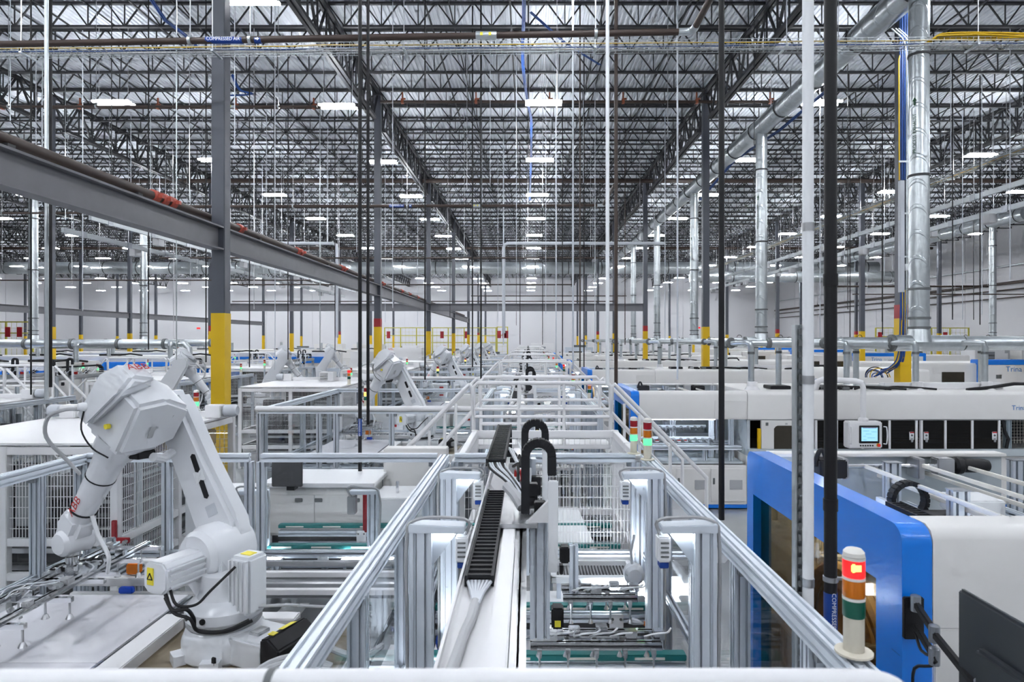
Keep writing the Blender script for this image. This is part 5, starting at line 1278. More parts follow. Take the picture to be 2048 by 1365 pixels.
    for k in range(10): MB().box((5.6+rn.random()*.9, y+.3+rn.random()*.5, ZT+.03), (.14, .1, .05+.05*rn.random())).build('roof_fitting', ('joint', 'steel', 'black')[k % 3], t, bevel=.008)
    return t
mat('smoke_solid', (.035, .028, .018), .06, var=.3, scale=2, spec=.6)
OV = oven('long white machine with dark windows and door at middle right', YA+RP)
lg = text_mesh('Trina', .13, 'letter_blue', OV, (9.5, YA+RP-.004, 1.98), (1, 0, 0), (0, 0, 1), name='logo_lettering'); text_mesh('solar', .13, 'letter_grey', OV, (9.82, YA+RP-.004, 1.98), (1, 0, 0), (0, 0, 1), name='logo_lettering')
# operator panel hung on a white swing arm
def op_panel():
    y = YA+RP-.35; t = thing('operator_panel', 'white operator panel with lit blue screen on a hanging arm', 'control panel', (6.3, y, 1.27))
    z = 2.52
    MB().tube([(5.72, y+.7, ZT), (5.72, y+.6, z-.05), (5.78, y+.5, z), (6.2, y+.05, z), (6.28, y-.0, z-.03), (6.31, y, z-.12), (6.31, y, 1.80)], [.06, .06, .06, .055, .055, .05, .05], 12).build('arm', 'white', t)
    MB().lathe((6.31, y, 1.76), [(.09, 0), (.09, .05), (.06, .08)], 14).build('joint_collar', 'white', t)
    bx = MB().bb(5.99, 6.62, y-.10, y+.12, 1.27, 1.77).build('box', 'white', t, bevel=.02)
    MB().bb(6.18, 6.56, y-.112, y-.10, 1.37, 1.70).build('bezel', 'black', bx, bevel=.006)
    sc = MB().bb(6.22, 6.52, y-.118, y-.112, 1.41, 1.665).build('screen', 'screen', bx, smooth=0)
    for k, (a, b, z_) in enumerate(((6.24, 6.50, 1.65), (6.25, 6.36, 1.60), (6.40, 6.5, 1.58), (6.30, 6.40, 1.54), (6.25, 6.30, 1.50), (6.33, 6.47, 1.47), (6.25, 6.31, 1.43))): MB().bb(a, b, y-.120, y-.118, z_, z_+.006).build('screen_line', 'screen_line', sc, smooth=0)
    MB().bb(6.24, 6.50, y-.1205, y-.118, 1.655, 1.662).build('screen_line', 'lens_red', sc, smooth=0)
    for k in range(6): MB().cyl((6.21+.045*k, y-.11, 1.325), (6.21+.045*k, y-.10, 1.325), .014, 8).build('button', 'black', bx)
    MB().lathe((6.54, y-.10, 1.335), [(.018, 0), (.018, .02), (.03, .022), (.03, .035)], 12, (0, -1, 0)).build('emergency_stop', 'lit_stop' if 'lit_stop' in M else mat('lit_stop', (.75, .03, .02), .35, var=.02), bx)
    MB().lathe((6.54, y-.10, 1.335), [(.036, 0), (.036, .006)], 12, (0, -1, 0)).build('stop_ring', 'yellow', bx)
    for x in (6.64, 6.02): MB().tube([(x, y-.10, 1.36), (x+.03*(1 if x > 6.3 else 0), y-.15, 1.37), (x+.03*(1 if x > 6.3 else 0), y-.15, 1.67), (x, y-.10, 1.68)], .011, 8).build('grab_handle', 'white', bx)
    return t
OP = op_panel()
# ------------------------------------------------------------------ exhaust headers above the machines
def header(row, label):
    y = 13.5+RP*row; z = 3.23; t = thing('exhaust_header', label, 'duct', (8, y, z-.2), 'exhaust headers over the machines')
    segs = ((4.3, 5.0, .075), (5.0, 6.3, .10), (6.3, 7.55, .125), (7.55, 9.0, .17), (9.0, 10.3, .15), (10.3, 14.5, .125))
    for a, b, r in segs:
        MB().cyl((a, y, z), (b, y, z), r, 20).build('pipe_run', 'galv', t)
        MB().lathe((a-.05, y, z), [(r*.8, 0), (r*1.06, .03), (r*1.06, .09), (r, .10)], 20, (1, 0, 0)).build('sealed_joint', 'joint', t)
    rt = 2.3
    for x, fr in ((4.50, 1), (5.35, 0), (6.42, 1), (7.0, 0), (7.81, 1), (9.2, 1), (9.67, 0), (11, 1)):
        r = .06; yy = y-.42 if fr else y+.35
        pts = [(x-.3 if fr else x, y, z)]
        if fr: pts = [(x-.28, y-.10, z+.0), (x-.22, y-.22, z+.01), (x-.10, yy+.06, z+.02), (x-.03, yy+.0, z), (x, yy, z-.08), (x, yy, z-.20), (x, yy, rt+.10)]
        else: pts = [(x, y+.1, z-.02), (x, yy-.08, z-.02), (x, yy, z-.10), (x, yy, rt+.02)]
        MB().tube(pts, r, 12).build('branch_pipe', 'galv', t)
        MB().lathe((x, yy, z-.22), [(r*1.12, 0), (r*1.12, .05)], 12).build('sealed_joint', 'joint', t)
        if fr: MB().lathe((x-.30, y-.06, z), [(r*1.9, 0), (r*1.9, .03), (r*1.3, .05)], 12, (.3, -1, 0)).build('saddle', 'joint', t)
        MB().tube(arc((x-.1, y, z+.12), .05, 0, math.pi, 6, (1, 0, 0), (0, 0, 1)), .006, 5).build('damper_loop', 'black', t)
    return t
HD = header(0, 'nearest galvanised exhaust header pipe above the long white machine')
for r in range(1, 6):
    if r > 1:
        (clone if r < 3 else far_copy)(IN0, (0, RP*r, 0), 'blue-ended white infeed machine, %s row back' % ORD[r])
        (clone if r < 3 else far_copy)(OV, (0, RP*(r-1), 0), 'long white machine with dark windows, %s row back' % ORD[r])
        (clone if r < 3 else far_copy)(HD, (0, RP*(r-1), 0), '%s galvanised exhaust header pipe from the camera, right side' % ORD[r-1])
    else: clone(IN0, (0, RP, 0), 'blue-ended white infeed machine beside the crossover stair')
# second bank of machines further right, with blue portals
def side_bank(x, y, label):
    t = thing('process_machine', label, 'machine', (x+4, y, 0), 'white machines with blue portals')
    MB().bb(x, x+11, y, y+3, 0, 2.35).build('body', 'warm_white', t, bevel=.05)
    MB().bb(x+1.2, x+1.9, y-.02, y, 1.2, 2.0).build('dark_window', 'smoke_solid', t, smooth=0); MB().bb(x+2.5, x+3.4, y-.02, y, 1.0, 2.0).build('dark_window', 'smoke_solid', t, smooth=0)
    pt = MB().bb(x+3.9, x+8.2, y-.25, y+.4, 0, 2.5).build('portal', 'blue', t, bevel=.03)
    MB().bb(x+4.1, x+8.0, y-.27, y-.25, .2, 2.3).build('portal_front', 'white', pt, bevel=.01)
    MB().bb(x+5.9, x+7.1, y-.29, y-.27, 1.85, 2.1).build('display', 'grey', pt, smooth=0); MB().bb(x+4.5, x+5.0, y-.29, y-.27, 1.2, 1.55).build('blue_notice', 'letter_blue', pt, smooth=0)
    for k in range(2): MB().bb(x+4.5+1.4*k, x+4.7+1.4*k, y-.29, y-.27, 1.75, 1.9).build('lock', 'joint', pt, smooth=0)
    for pr_, xx, yy_, zz in ((pt, x+5.95, y-.275, 2.12), (t, x+.95, y-.004, 1.6)): text_mesh('solar', .3, 'letter_grey', pr_, (xx, yy_, zz), (1, 0, 0), (0, 0, 1), name='logo_lettering')
    text_mesh('Trina', .3, 'letter_blue', pt, (x+5.2, y-.275, 2.12), (1, 0, 0), (0, 0, 1), name='logo_lettering')
    text_mesh('Trina', .3, 'letter_blue', t, (x+.2, y-.004, 1.6), (1, 0, 0), (0, 0, 1), name='logo_lettering')
    MB().cyl((x+1.0, y-.1, 2.35), (x+1.0, y-.1, 2.65), .03, 8).build('lamp_pole', 'black', t); MB().cyl((x+1.0, y-.1, 2.65), (x+1.0, y-.1, 2.95), .09, 12).build('lamp', 'dark_int', t); MB().cyl((x+1.0, y-.1, 2.95), (x+1.0, y-.1, 3.08), .09, 12).build('lamp_top', 'orange', t)
    return t
SB = side_bank(14.2, 26.2, 'white machine with blue portal and screen at far right, nearest of four')
for i in range(1, 4): far_copy(SB, (1.5*i, 13*i, 0), 'white machine with blue portal at far right, %s of four' % ORD[i])
# ================================================================== near objects
# white platform rail right below the camera
t = thing('guard_rail', 'thick white pipe guard rail along the bottom edge, right under the camera', 'railing', (0, 1, 1.7))
zr = 2.765
MB().tube([(-1.0, 1.0, zr), (-.4, 1.0, zr)], .026, 16).build('rail', 'white', t)
MB().tube([(-.39, 1.0, zr), (.52, 1.0, zr), (.56, 1.0, zr-.01), (.585, 1.0, zr-.04), (.59, 1.0, zr-.09), (.59, 1.0, 1.7)], .026, 16).build('rail', 'white', t)
MB().lathe((-.40, 1.0, zr), [(.027, 0), (.0275, .012)], 16, (1, 0, 0)).build('joint_ring', 'joint', t)
MB().tube([(-.9, 1.0, 1.7), (-.9, 1.0, zr)], .022, 12).build('post', 'white', t)
MB().tube([(-1.0, 1.0, 2.25), (.59, 1.0, 2.25)], .02, 12).build('mid_rail', 'white', t)
t = thing('platform', 'white steel viewing platform under the camera', 'platform', (-.2, .3, 0))
MB().bb(-1.4, .8, -1.0, 1.05, 1.64, 1.70).build('deck', 'white', t, bevel=.005)
for x in (-1.3, .7):
    for y in (-.9, .95): MB().bb(x-.04, x+.04, y-.04, y+.04, 0, 1.64).build('leg', 'white', t, smooth=0)
# monitor on a swing arm at the blue frame
t = thing('monitor', 'black monitor seen from behind on a swing arm, bottom right corner', 'monitor', (1.95, 2.9, 1.9))
MB().bb(1.93, 1.965, 2.02, 2.92, 1.62, 2.185).build('screen_back', 'dark_mon' if 'dark_mon' in M else mat('dark_mon', (.028, .033, .04), .4, var=.1), t, bevel=.012)
MB().bb(1.885, 1.935, 2.45, 2.75, 1.78, 2.0).build('rear_housing', 'dark_mon', t, bevel=.015)
br = MB().bb(1.985, 2.09, YA-.05, YA-.02, 1.72, 1.94).build('wall_bracket', 'black', t, bevel=.006)
for (a, b, z) in (((2.03, YA-.07), (1.99, 3.18), 1.92), ((2.03, YA-.07), (1.99, 3.18), 1.80), ((1.99, 3.18), (1.91, 2.72), 1.86)):
    MB().bar((a[0], a[1], z), (b[0], b[1], z-.05), .03, .035).build('arm_link', 'black', t, bevel=.006)
for (x, y, z) in ((2.03, YA-.07, 1.92), (1.99, 3.18, 1.86), (1.99, 3.18, 1.75), (1.91, 2.74, 1.82)): MB().lathe((x, y, z-.04), [(.025, 0), (.025, .08), (.016, .085)], 10).build('pivot', 'alu_dark', t)
MB().tube([(2.02, YA-.08, 1.78), (2.0, 3.3, 1.72), (1.98, 3.15, 1.74), (2.0, 3.36, 1.6), (2.03, YA-.05, 1.4), (2.05, YA-.05, 1.0)], .008, 6).build('cable', 'black', t)
# ------------------------------------------------------------------ tall vertical pipes and struts
def vpipe(name, px, d, y0, y1, r, m, label, grp=None, tagpx=None, base=None):
    a = P(px, y0, d); b = P(px, y1, d)
    t = thing(name, label, 'pipe', (a.x, a.y, b.z), grp)
    MB().tube([(a.x, a.y, b.z), (a.x, a.y, a.z)], r, 12).build('pipe_run', m, t)
    if tagpx:
        z0 = P(px, tagpx[1], d).z; z1 = P(px, tagpx[0], d).z
        tg = MB().tube([(a.x, a.y, z0), (a.x, a.y, z1)], r*1.06, 12).build('label_band', 'blue_tag', t)
        text_mesh('COMPRESSED AIR', (z1-z0)*.135, 'letter_white', tg, (a.x, a.y-r*1.06, (z0+z1)/2), (0, 0, -1), (1, 0, 0), off=.003)
    return t
top = -60
def full(px, d, r, m, label, ybot, grp='vertical service pipes', tagpx=None, zt=None):
    ztop = ZD+.01 if zt is None else zt
    ytop = CY-(ztop-HC)*F/d
    return vpipe('service_pipe', px, d, ytop, ybot, r, m, label, grp, tagpx)
p = full(1661, 3.25, .031, 'black', 'thick black air pipe with blue label in front of the blue machine', 1365, tagpx=(1185, 1275))
q = P(1661, 1158, 3.25); MB().lathe((q.x, q.y, q.z-.012), [(.036, 0), (.036, .024)], 12).build('clamp', 'steel', p); MB().bb(q.x, q.x+.12, q.y-.01, q.y+.01, q.z-.006, q.z+.006).build('bracket', 'steel', p, smooth=0)
for yy in (1010, 560): q = P(1661, yy, 3.25); MB().lathe((q.x, q.y, q.z-.03), [(.035, 0), (.035, .06)], 12).build('coupling', 'black', p)
t = thing('conduit', 'tall white conduit beside slotted strut, front right', 'conduit', (P(1615, 0, 3.1).x, 3.1, P(1615, 1215, 3.1).z))
a = P(1616, 1225, 3.1); MB().tube([(a.x, 3.1, a.z), (a.x, 3.1, ZD+.01)], .026, 14).build('tube', 'letter_white', t)
for yy in (760, 455, 1165): q = P(1616, yy, 3.1); MB().lathe((q.x, q.y, q.z-.02), [(.029, 0), (.029, .04)], 14).build('strap', 'steel', t)
t = thing('slotted_strut', 'galvanised slotted strut post beside the white conduit', 'strut', (P(1596, 0, 3.14).x, 3.14, 0))
a = P(1596, 650, 3.14); MB().sect((a.x, 3.14, 0), (a.x, 3.14, a.z), [(-.022, -.02), (.022, -.02), (.022, .02), (.014, .02), (.014, -.012), (-.014, -.012), (-.014, .02), (-.022, .02)], up=(0, -1, 0)).build('channel', 'galv', t, smooth=0)
o = None; z = .3
while z < a.z-.03:
    if o is None: o = MB().bb(a.x-.007, a.x+.007, 3.114, 3.121, z, z+.03).build('slot', 'joint', t, smooth=0); za = z
    else: share(o, t, (0, 0, z-za))
    z += .055
PIPES = [(1443, 6.1, .027, 'black', 'black air pipe standing behind the right fence rail', 1040), (1215, 9.4, .028, 'letter_white', 'white conduit rising behind the second stair', 770),
 (720, 9.3, .026, 'black', 'black air pipe with blue label, left of the pair by the fence', 960), (736, 9.35, .022, 'black', 'black hose pipe without label, right of the pair by the fence', 850),
 (1232, 11.5, .032, 'brown_pipe', 'brown pipe dropping from the second air main to the stair', 775), (850, 14, .016, 'black', 'thin black air drop beside the second robot', 760), (962, 17, .022, 'black', 'black air drop at the third gantry', 760), (945, 19, .02, 'black', 'black air drop between the far gantries', 735),
 (1160, 19, .022, 'brown_pipe', 'brown air drop right of the far gantries', 735), (1168, 21, .018, 'black', 'black air drop beside the brown one', 735), (1125, 26, .02, 'black', 'black air drop over the fourth gantry', 715), (1146, 14, .02, 'letter_grey', 'grey conduit right of the gantry line', 740), (1112, 22, .02, 'letter_grey', 'thin grey conduit over the gantry line', 720),
 (1355, 14.5, .02, 'letter_grey', 'grey conduit in front of the main duct', 760), (93, 9.5, .028, 'galv', 'galvanised conduit at far left foreground', 800), (62, 12, .014, 'black', 'black hose hanging at far left', 790), (101, 12.5, .03, 'black', 'black pipe next to the left galvanised conduit', 775),
 (353, 13.5, .012, 'galv', 'galvanised rod left of the big yellow column', 720), (297, 18, .016, 'black', 'black air drop left of the yellow column', 700), (412, 17, .016, 'black', 'black air drop close to the yellow column', 725), (499, 20, .016, 'black', 'black air drop right of the yellow column', 735), (550, 18, .012, 'letter_grey', 'thin grey conduit right of the yellow column', 740),
 (576, 22, .016, 'black', 'thin black drop between the far left robots', 720), (640, 26, .02, 'galv', 'galvanised drop at the far left robots', 700), (670, 24, .014, 'black', 'thin black drop before the red-banded column', 700), (1007, 30, .03, 'letter_grey', 'grey bent conduit behind the gantry line', 690), (1040, 32, .018, 'black', 'black drop far behind the gantries', 690), (1085, 36, .018, 'black', 'black drop farthest over the gantries', 690),
 (1250, 30, .02, 'brown_pipe', 'brown drop near the red-banded column', 690), (1190, 24, .016, 'letter_grey', 'grey rod near the brown drops', 710), (1330, 26, .018, 'letter_grey', 'grey rod before the header pipes', 690), (1640, 20, .016, 'letter_grey', 'grey rod left of the cable trays', 690), (1700, 26, .018, 'black', 'black drop near the right columns', 680), (1765, 24, .018, 'black', 'black drop below the cable trays', 670), (1905, 22, .018, 'black', 'black drop right of the big vertical duct', 640), (1925, 26, .014, 'letter_grey', 'grey rod right of the big vertical duct', 640), (1960, 24, .018, 'black', 'black drop far right', 650), (2020, 20, .014, 'letter_grey', 'grey rod at the far right edge', 560)]
for (px, d, r, m, lb, yb_) in PIPES:
    full(px, d, r, m, lb, yb_, tagpx=(838, 872) if px == 720 else None)
# fine hanger wires in the haze of verticals
rn = random.Random(21); HW = []
for i in range(64):
    px = rn.uniform(15, 2030); d = rn.uniform(15, 42); zb_ = rn.choice((5.5, 6.5, 7.5, 8.2, 9, 4.2)); a = P(px, 0, d); m = rn.choice(('letter_grey', 'letter_grey', 'steel', 'truss'))
    if abs(a.x+5.8) < .3 or abs(a.x-8.13) < .5: continue
    HW.append((px, d, zb_, a.x, m))
HW.sort(); cnt = {}
for px, d, zb_, x, m in HW:
    k_ = int(px//256); cnt[k_] = cnt.get(k_, 0)+1
    o = MB().bar((x, d, zb_), (x, d, ZD+.01), .010+.0004*d).build('hanger_wire', m, smooth=0)
    tag(o, '%s hanger wire, %s from left within the %s eighth of the view' % ('dark' if m == 'truss' else 'pale', ORD[cnt[k_]-1].replace('nearest', 'first'), ('first', 'second', 'third', 'fourth', 'fifth', 'sixth', 'seventh', 'last')[k_]), 'wire', 'hanger wires')
# blue cable runs under the roof
def bluecable(pts, r, label, m='blue_cable'):
    t = thing('cable_run', label, 'cable', tuple(pts[0]), 'blue cable runs')
    for k in range(3): MB().tube([Vector(p)+Vector((.03*k-.03, 0, .02*(k % 2))) for p in pts], r, 6).build('cable', m, t)
bluecable([(-.05, 11, 11.6), (-.1, 17.5, 12.0), (-.15, 20, 11.9), (.0, 24, 12.1), (.15, 25.5, 11.9), (.15, 40, 11.9)], .022, 'blue cable run hanging below the roof above the gantries')
bluecable([P(290, -20, 17), P(330, 40, 18), P(370, 70, 19), P(395, 95, 20)], .03, 'blue cable bundle sagging under the roof at upper left')
bluecable([P(465, 150, 22), P(480, 180, 22), P(505, 188, 22), P(450, 192, 23)], .02, 'blue cable loop right of the big yellow column')
bluecable([P(1062, 25, 18), P(1090, 50, 18), P(1130, 85, 19), P(1200, 130, 21)], .015, 'blue cable branching right of the hanging blue run')
bluecable([P(1655, 180, 19), P(1560, 260, 22), P(1470, 320, 26), P(1400, 400, 30)], .03, 'blue cable run clipped below the big duct')
# services on the right column
xc = 8.80; y = 15.25-.2
t = thing('cable_riser', 'blue and yellow cables with grey conduits rising along the right column', 'cable', (xc, y, 2.4))
for k in range(6): MB().tube([(xc-.17+.028*k, y-.03*(k % 2), 7.0), (xc-.17+.028*k, y-.03*(k % 2), 11.5)], .018, 6).build('blue_cable', 'blue_cable', t)
MB().tube([(xc-.19, y, 7.0), (xc-.2, y, 9.8), (xc-.14, y, 10.0)], .016, 6).build('yellow_cable', 'yellow', t)
MB().bb(xc-.20, xc-.10, y-.06, y+.04, 4.4, 6.98).build('trunking', 'letter_grey', t, bevel=.005)
for k, xx in enumerate((-.04, .05, .12)): MB().tube([(xc+xx, y-.03, 3.4), (xc+xx, y-.03, 9.6), (xc+xx-.06, y-.03, 10.2), (xc+xx-.35, y-.03, 10.5)], .018, 8).build('conduit', 'galv', t)
MB().bb(xc-.09, xc-.0, y-.09, y-.02, 4.9, 5.05).build('socket_box', 'letter_white', t, bevel=.008)
for z in (5.2, 6.2, 7.4): MB().bb(xc-.22, xc+.2, y-.05, y-.03, z, z+.04).build('strut', 'galv', t, smooth=0)
rn = random.Random(4)
for k in range(9):
    x0 = xc-.17+.016*k; MB().tube([(x0, y-.02, 4.45), (x0+rn.uniform(-.02, .02), y-.03, 4.1), (x0+rn.uniform(-.02, .02), y-.02, 3.6), (x0-.02+rn.uniform(-.03, .03), y, 3.1), (x0-.05+rn.uniform(-.05, .05), y+.1, 2.75), (x0-.25+rn.uniform(-.2, .1), y+.35, 2.42+.02*k)], .016, 6).build('hanging_cable', 'yellow' if k in (2, 6) else 'blue_cable', t)
for k in range(6): MB().tube(arc((xc-.42+rn.uniform(-.12, .12), y+.45, 2.40), .12+.03*k, 0, math.pi, 8, (1, 0, 0), (0, .3, .9)), .012, 6).build('cable_loop', ('blue_cable', 'yellow', 'black')[k % 3], t)
# ------------------------------------------------------------------ yellow safety frames far behind
def yellow_cage(x0, x1, y, zt, label):
    t = thing('safety_cage', label, 'fence', ((x0+x1)/2, y, 0), 'yellow safety cages')
    n = max(1, int((x1-x0)/1.6))
    for k in range(n+1): MB().bb(x0+(x1-x0)*k/n-.05, x0+(x1-x0)*k/n+.05, y-.05, y+.05, 0, zt).build('post', 'safety_yellow', t, smooth=0)
    for z in (zt-.04, zt*.82, zt*.66): MB().bb(x0, x1, y-.04, y+.04, z-.04, z+.04).build('rail', 'safety_yellow', t, smooth=0)
    m_ = mesh_panel((x0, y, 0), (x1, y, 0), .3, zt, .35, .5, .008); m_.build('mesh_panel', 'safety_yellow', t, smooth=0, kind='stuff')
    for k in (.02, .5, .72): MB().bb(x0+(x1-x0)*k, x0+(x1-x0)*k+.35, y-.1, y-.06, zt-1.1, zt-.4).build('red_unit', 'red', t, smooth=0)
    return t
yellow_cage(-14.5, -3.2, 66, 4.55, 'yellow safety cage far behind the robots'); yellow_cage(-2.9, -1.9, 62, 4.55, 'tall narrow yellow frame right of the far cage')
yellow_cage(30, 38, 56, 4.35, 'yellow safety cage at the far right wall'); yellow_cage(-38.8, -35, 46, 4.6, 'yellow safety cage at the far left edge')
# ------------------------------------------------------------------ left machine rows
def left_machine(x0, x1, y, label, blue=True):
    t = thing('process_machine', label, 'machine', ((x0+x1)/2, y+1.2, 0), 'white machines far left')
    MB().bb(x0, x1, y+.6, y+3, 0, 2.5).build('body', 'warm_white', t, bevel=.06)
    MB().bb(x0, x1, y, y+.6, 0, 1.85).build('front_body', 'warm_white', t, bevel=.02)
    if blue: MB().bb(x0, x1-.3, y-.03, y+.55, 1.82, 2.22).build('blue_hood', 'blue', t, bevel=.03)
    for k in range(int((x1-x0)/1.5)): MB().bb(x0+.2+1.5*k, x0+1.4+1.5*k, y-.02, y, .4, 1.6).build('door', 'white', t, bevel=.01)
    for k in range(4):
        x = x0+1+(x1-x0-2)*k/3; MB().bb(x-.5, x+.5, y+1.2, y+1.8, 2.5, 2.58).build('roof_box', 'black', t, bevel=.01)
        MB().tube([(x+.6, y+1, 2.52), (x+1.2, y+1, 2.6), (x+1.8, y+1, 2.52)], .04, 6).build('roof_cable', 'black', t)
        MB().cyl((x, y+1.5, 2.5), (x, y+1.5, 3.1), .10, 10).build('branch_pipe', 'galv', t)
    return t
left_machine(-27, -16.5, 22.2, 'white machine with blue hood at far left, nearest'); left_machine(-29, -16.5, 31.4, 'white machine with blue hood at far left, second'); left_machine(-32, -12.5, 41, 'white machine with blue hood at far left, third', True); left_machine(-34, -13, 52.2, 'white machine without blue hood at far left', False)
t0 = thing('infeed_machine', 'white stepped machine with blue sides right of the big yellow column', 'machine', (-15, 30, 0))
MB().bb(-16.3, -13.6, 29.6, 31, 0, 2.0).build('body', 'blue', t0, bevel=.03); MB().bb(-16.4, -13.5, 29.5, 31.1, 2.0, 2.06).build('top', 'white', t0, bevel=.01)
def left_header(y, x0, x1, label):
    z = 3.15; t = thing('exhaust_header', label, 'duct', ((x0+x1)/2, y, z-.2), 'exhaust headers at left')
    MB().cyl((x0, y, z), (x1, y, z), .17, 16).build('pipe_run', 'galv', t)
    n = int((x1-x0)/1.5)
    for k in range(n):
        x = x0+.5+(x1-x0-1)*k/(n-1); MB().lathe((x, y, z), [(.16, -.06), (.195, -.05), (.195, .05), (.16, .06)], 16, (1, 0, 0)).build('sealed_joint', 'joint', t)
        if k % 2 == 0: MB().tube([(x+.3, y, z), (x+.36, y-.3, z+.02), (x+.40, y-.4, z-.08), (x+.42, y-.4, 2.5)], .085, 10).build('branch_pipe', 'galv', t)
    MB().tube([(x1-.05, y, z), (x1+.2, y, z), (x1+.35, y, z-.15), (x1+.38, y, 2.5)], .12, 12).build('end_elbow', 'galv', t)
left_header(23.5, -27, -12.6, 'galvanised exhaust header pipe at far left, nearest'); left_header(31.8, -28, -15, 'galvanised exhaust header pipe at far left, second')
# white stairs and stack of equipment far left
for i, (x, y) in enumerate(((-13, 5), (-13.8, 13), (-13.9, 22))): (clone if i == 0 else far_copy)(XO, (x, y, 0), 'white crossover stair in the far left line, %s of three' % ORD[i], 'white crossover stairs far left')
for i, (x, y) in enumerate(((-9.4, 7.2), (-9.4, 16.3), (-9.4, 23), (-14, 11), (-14, 20))):
    for j in ((1, 4) if i in (0, 3) else (4,)): far_copy(FEN[j][0], (x+(-1.6 if j == 4 else 1.2), y, 0), 'aluminium safety fence in the far left line, %s %s section' % (ORD[i], ('cross', 'long')[j == 4]), 'aluminium safety fences far left')
for i, (x, y) in enumerate(((-14.2, 15.5), (-14.6, 23), (-15.9, 15.5), (-12.8, 32.5), (-15.5, 32.5))):
    far_copy(GA, (x, y, 0), 'white gantry with black chain loops in the far left line, %s of five' % ORD[i], 'gantry beams far left')
# ------------------------------------------------------------------ distant line equipment
rn = random.Random(31); KN = ('white', 'warm_white', 'grey', 'letter_grey', 'alu')
def cabinet_far(label, w_, h_, d_, p, m, win):
    t = thing('equipment_cabinet', label, 'cabinet', p, 'distant equipment cabinets')
    x, y, _ = p; MB().bb(x-w_/2, x+w_/2, y-d_/2, y+d_/2, .08, h_).build('body', m, t, bevel=.02); MB().bb(x-w_/2+.05, x+w_/2-.05, y-d_/2+.05, y+d_/2, 0, .08).build('plinth', 'dark_int', t, smooth=0)
    if win: MB().bb(x-w_*.38, x+w_*.1, y-d_/2-.02, y-d_/2, h_*.5, h_*.85).build('window', 'smoke_solid', t, smooth=0)
    MB().bb(x+w_*.2, x+w_*.42, y-d_/2-.015, y-d_/2, h_*.3, h_*.9).build('door', 'white', t, smooth=0)
    if h_ < 2.7: MB().bb(x-w_*.2, x+w_*.3, y-d_*.2, y+d_*.3, h_, h_+.2).build('top_unit', 'joint' if win else 'white', t, bevel=.02)
    else:
        for k in range(7): MB().bb(x-w_*.4, x+w_*.15, y-d_/2-.03, y-d_/2-.02, h_*.35+.2*k, h_*.35+.28*k*.4+.1+.12*k).build('rack_slat', 'alu_dark', t, smooth=0)
zones = [(-42, -17, 56, 64, 'behind the far left machines'), (-16, -1.5, 57, 63, 'below the far yellow cage'), (3, 14, 55, 64, 'behind the right machine rows'), (31, 38, 60, 64, 'toward the right wall'), (-30, 30, 72, 84, 'along the back wall'), (-45, -34, 34, 50, 'at the left edge'), (29.5, 37, 40, 48, 'below the right ducts'), (-12, -7.9, 36.5, 42, 'left of the far robots')]
for zx0, zx1, zy0, zy1, zn in zones:
    n = max(3, int((zx1-zx0)/3.2))
    for k in range(n):
        x = zx0+(zx1-zx0)*(k+.5)/n; y = rn.uniform(zy0, zy1); w_ = min(2.6, (zx1-zx0)/n*.8); h_ = rn.choice((1.6, 2.0, 2.3, 2.6, 2.9)); i = rn.randrange(15)
        if any(abs(x-cx_) < w_/2+.2 and abs(y-cy_) < 1 for cx_ in XC for cy_ in YC): y += 1.7
        cabinet_far('%s%s equipment cabinet %s, %s from left' % ('tall ' if h_ > 2.7 else '', ('white', 'white', 'grey', 'pale grey', 'metal')[i % 5], zn, ORD[k].replace('nearest', 'first')), w_, h_, 1.4, (x, y, 0), KN[i % 5], i % 3 == 0)

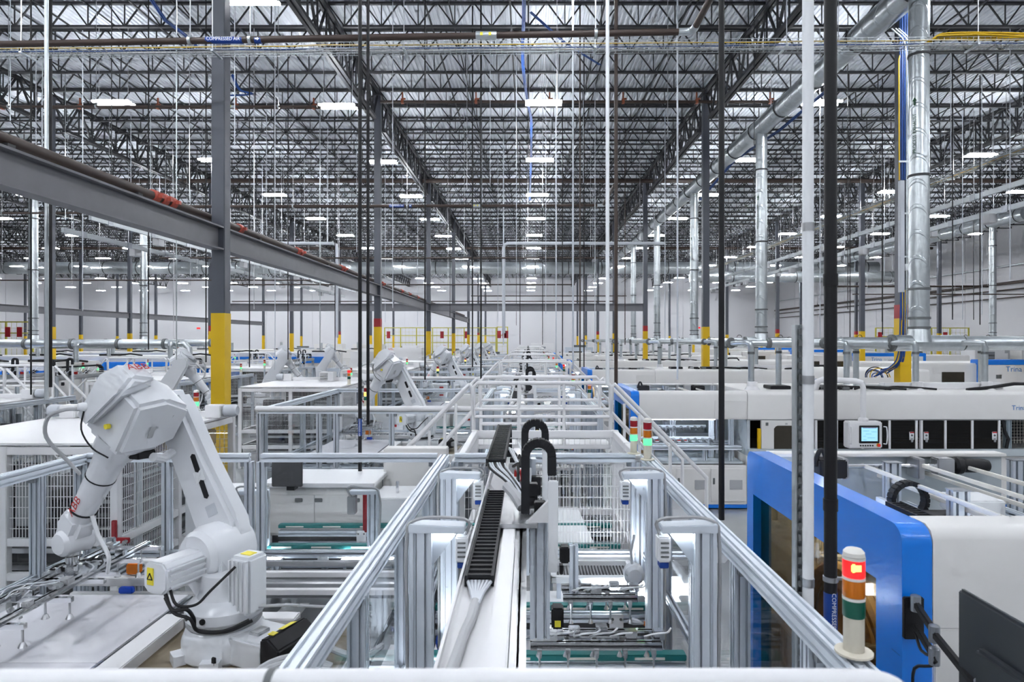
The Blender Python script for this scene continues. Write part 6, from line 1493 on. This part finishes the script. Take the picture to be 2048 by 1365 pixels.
# bent conduits, long thin pipes and right wall services
for i, (x0, x1, zt_, d, zb_) in enumerate(((-1.1, 6.3, 7.75, 30, 3.6), (-8.8, -11.8, 7.75, 30, 3.4))):
    t = thing('conduit', ('pale bent conduit with long horizontal run above the gantry line', 'pale bent conduit left of the red-banded column')[i], 'conduit', (x0, d, zb_))
    s_ = 1 if x1 > x0 else -1
    MB().tube([(x0, d, zb_), (x0, d, zt_-.2), (x0+s_*.06, d, zt_-.06), (x0+s_*.2, d, zt_), (x1, d, zt_)], .075, 10).build('tube', 'letter_grey', t)
    for f in (.15, .5, .85): MB().bar((x0+(x1-x0)*f, d, zt_), (x0+(x1-x0)*f, d, ZD+.01), .016).build('hanger_rod', 'steel', t, smooth=0)
for i, (x0, x1, z, d) in enumerate(((-14, 3.5, 6.7, 27), (-16, 2.4, 6.1, 33), (-20, 6, 5.9, 44), (-4, 7, 6.4, 46), (-30, -12, 6.6, 36), (21.4, 32.4, 7.0, 45), (20, 38, 6.1, 40))):
    t = thing('air_pipe', 'thin dark pipe crossing the hall behind columns, %s of seven' % ('first', 'third', 'fifth', 'seventh', 'fourth left', 'thickest right', 'second right')[i], 'pipe', ((x0+x1)/2, d, z), 'thin crossing pipes')
    MB().tube([(x0, d, z), (x1, d, z)], .07 if i == 5 else .035, 8).build('pipe_run', 'brown_pipe', t)
    for f in (.05, .35, .65, .95): MB().bar((x0+(x1-x0)*f, d, z), (x0+(x1-x0)*f, d, ZD+.01), .016).build('hanger_rod', 'steel', t, smooth=0)
for i, (z, r) in enumerate(((7.9, .12), (7.35, .06), (9.3, .06), (6.7, .05))):
    o = MB().tube([(XR-.25, 30, z), (XR-.25, YB-.3, z)], r, 8).build('wall_pipe', 'brown_pipe' if i != 2 else 'galv')
    tag(o, 'dark pipe running along the right wall, %s' % ('thickest', 'just below the thickest', 'highest and pale', 'lowest')[i], 'pipe', 'pipes on the right wall')
for i, (px, py) in enumerate(((397, 657), (1397, 656))):
    p = P(px, py, YB-.1); t = thing('exit_sign', 'small glowing red sign on the back wall, %s one' % ('left', 'right')[i], 'sign', (p.x, YB-.03, p.z-.15), 'red wall signs')
    MB().bb(p.x-.32, p.x+.32, YB-.09, YB-.03, p.z-.16, p.z+.16).build('case', 'white', t, bevel=.01); MB().bb(p.x-.28, p.x+.28, YB-.1, YB-.09, p.z-.12, p.z+.12).build('face', 'lit_red', t, smooth=0)
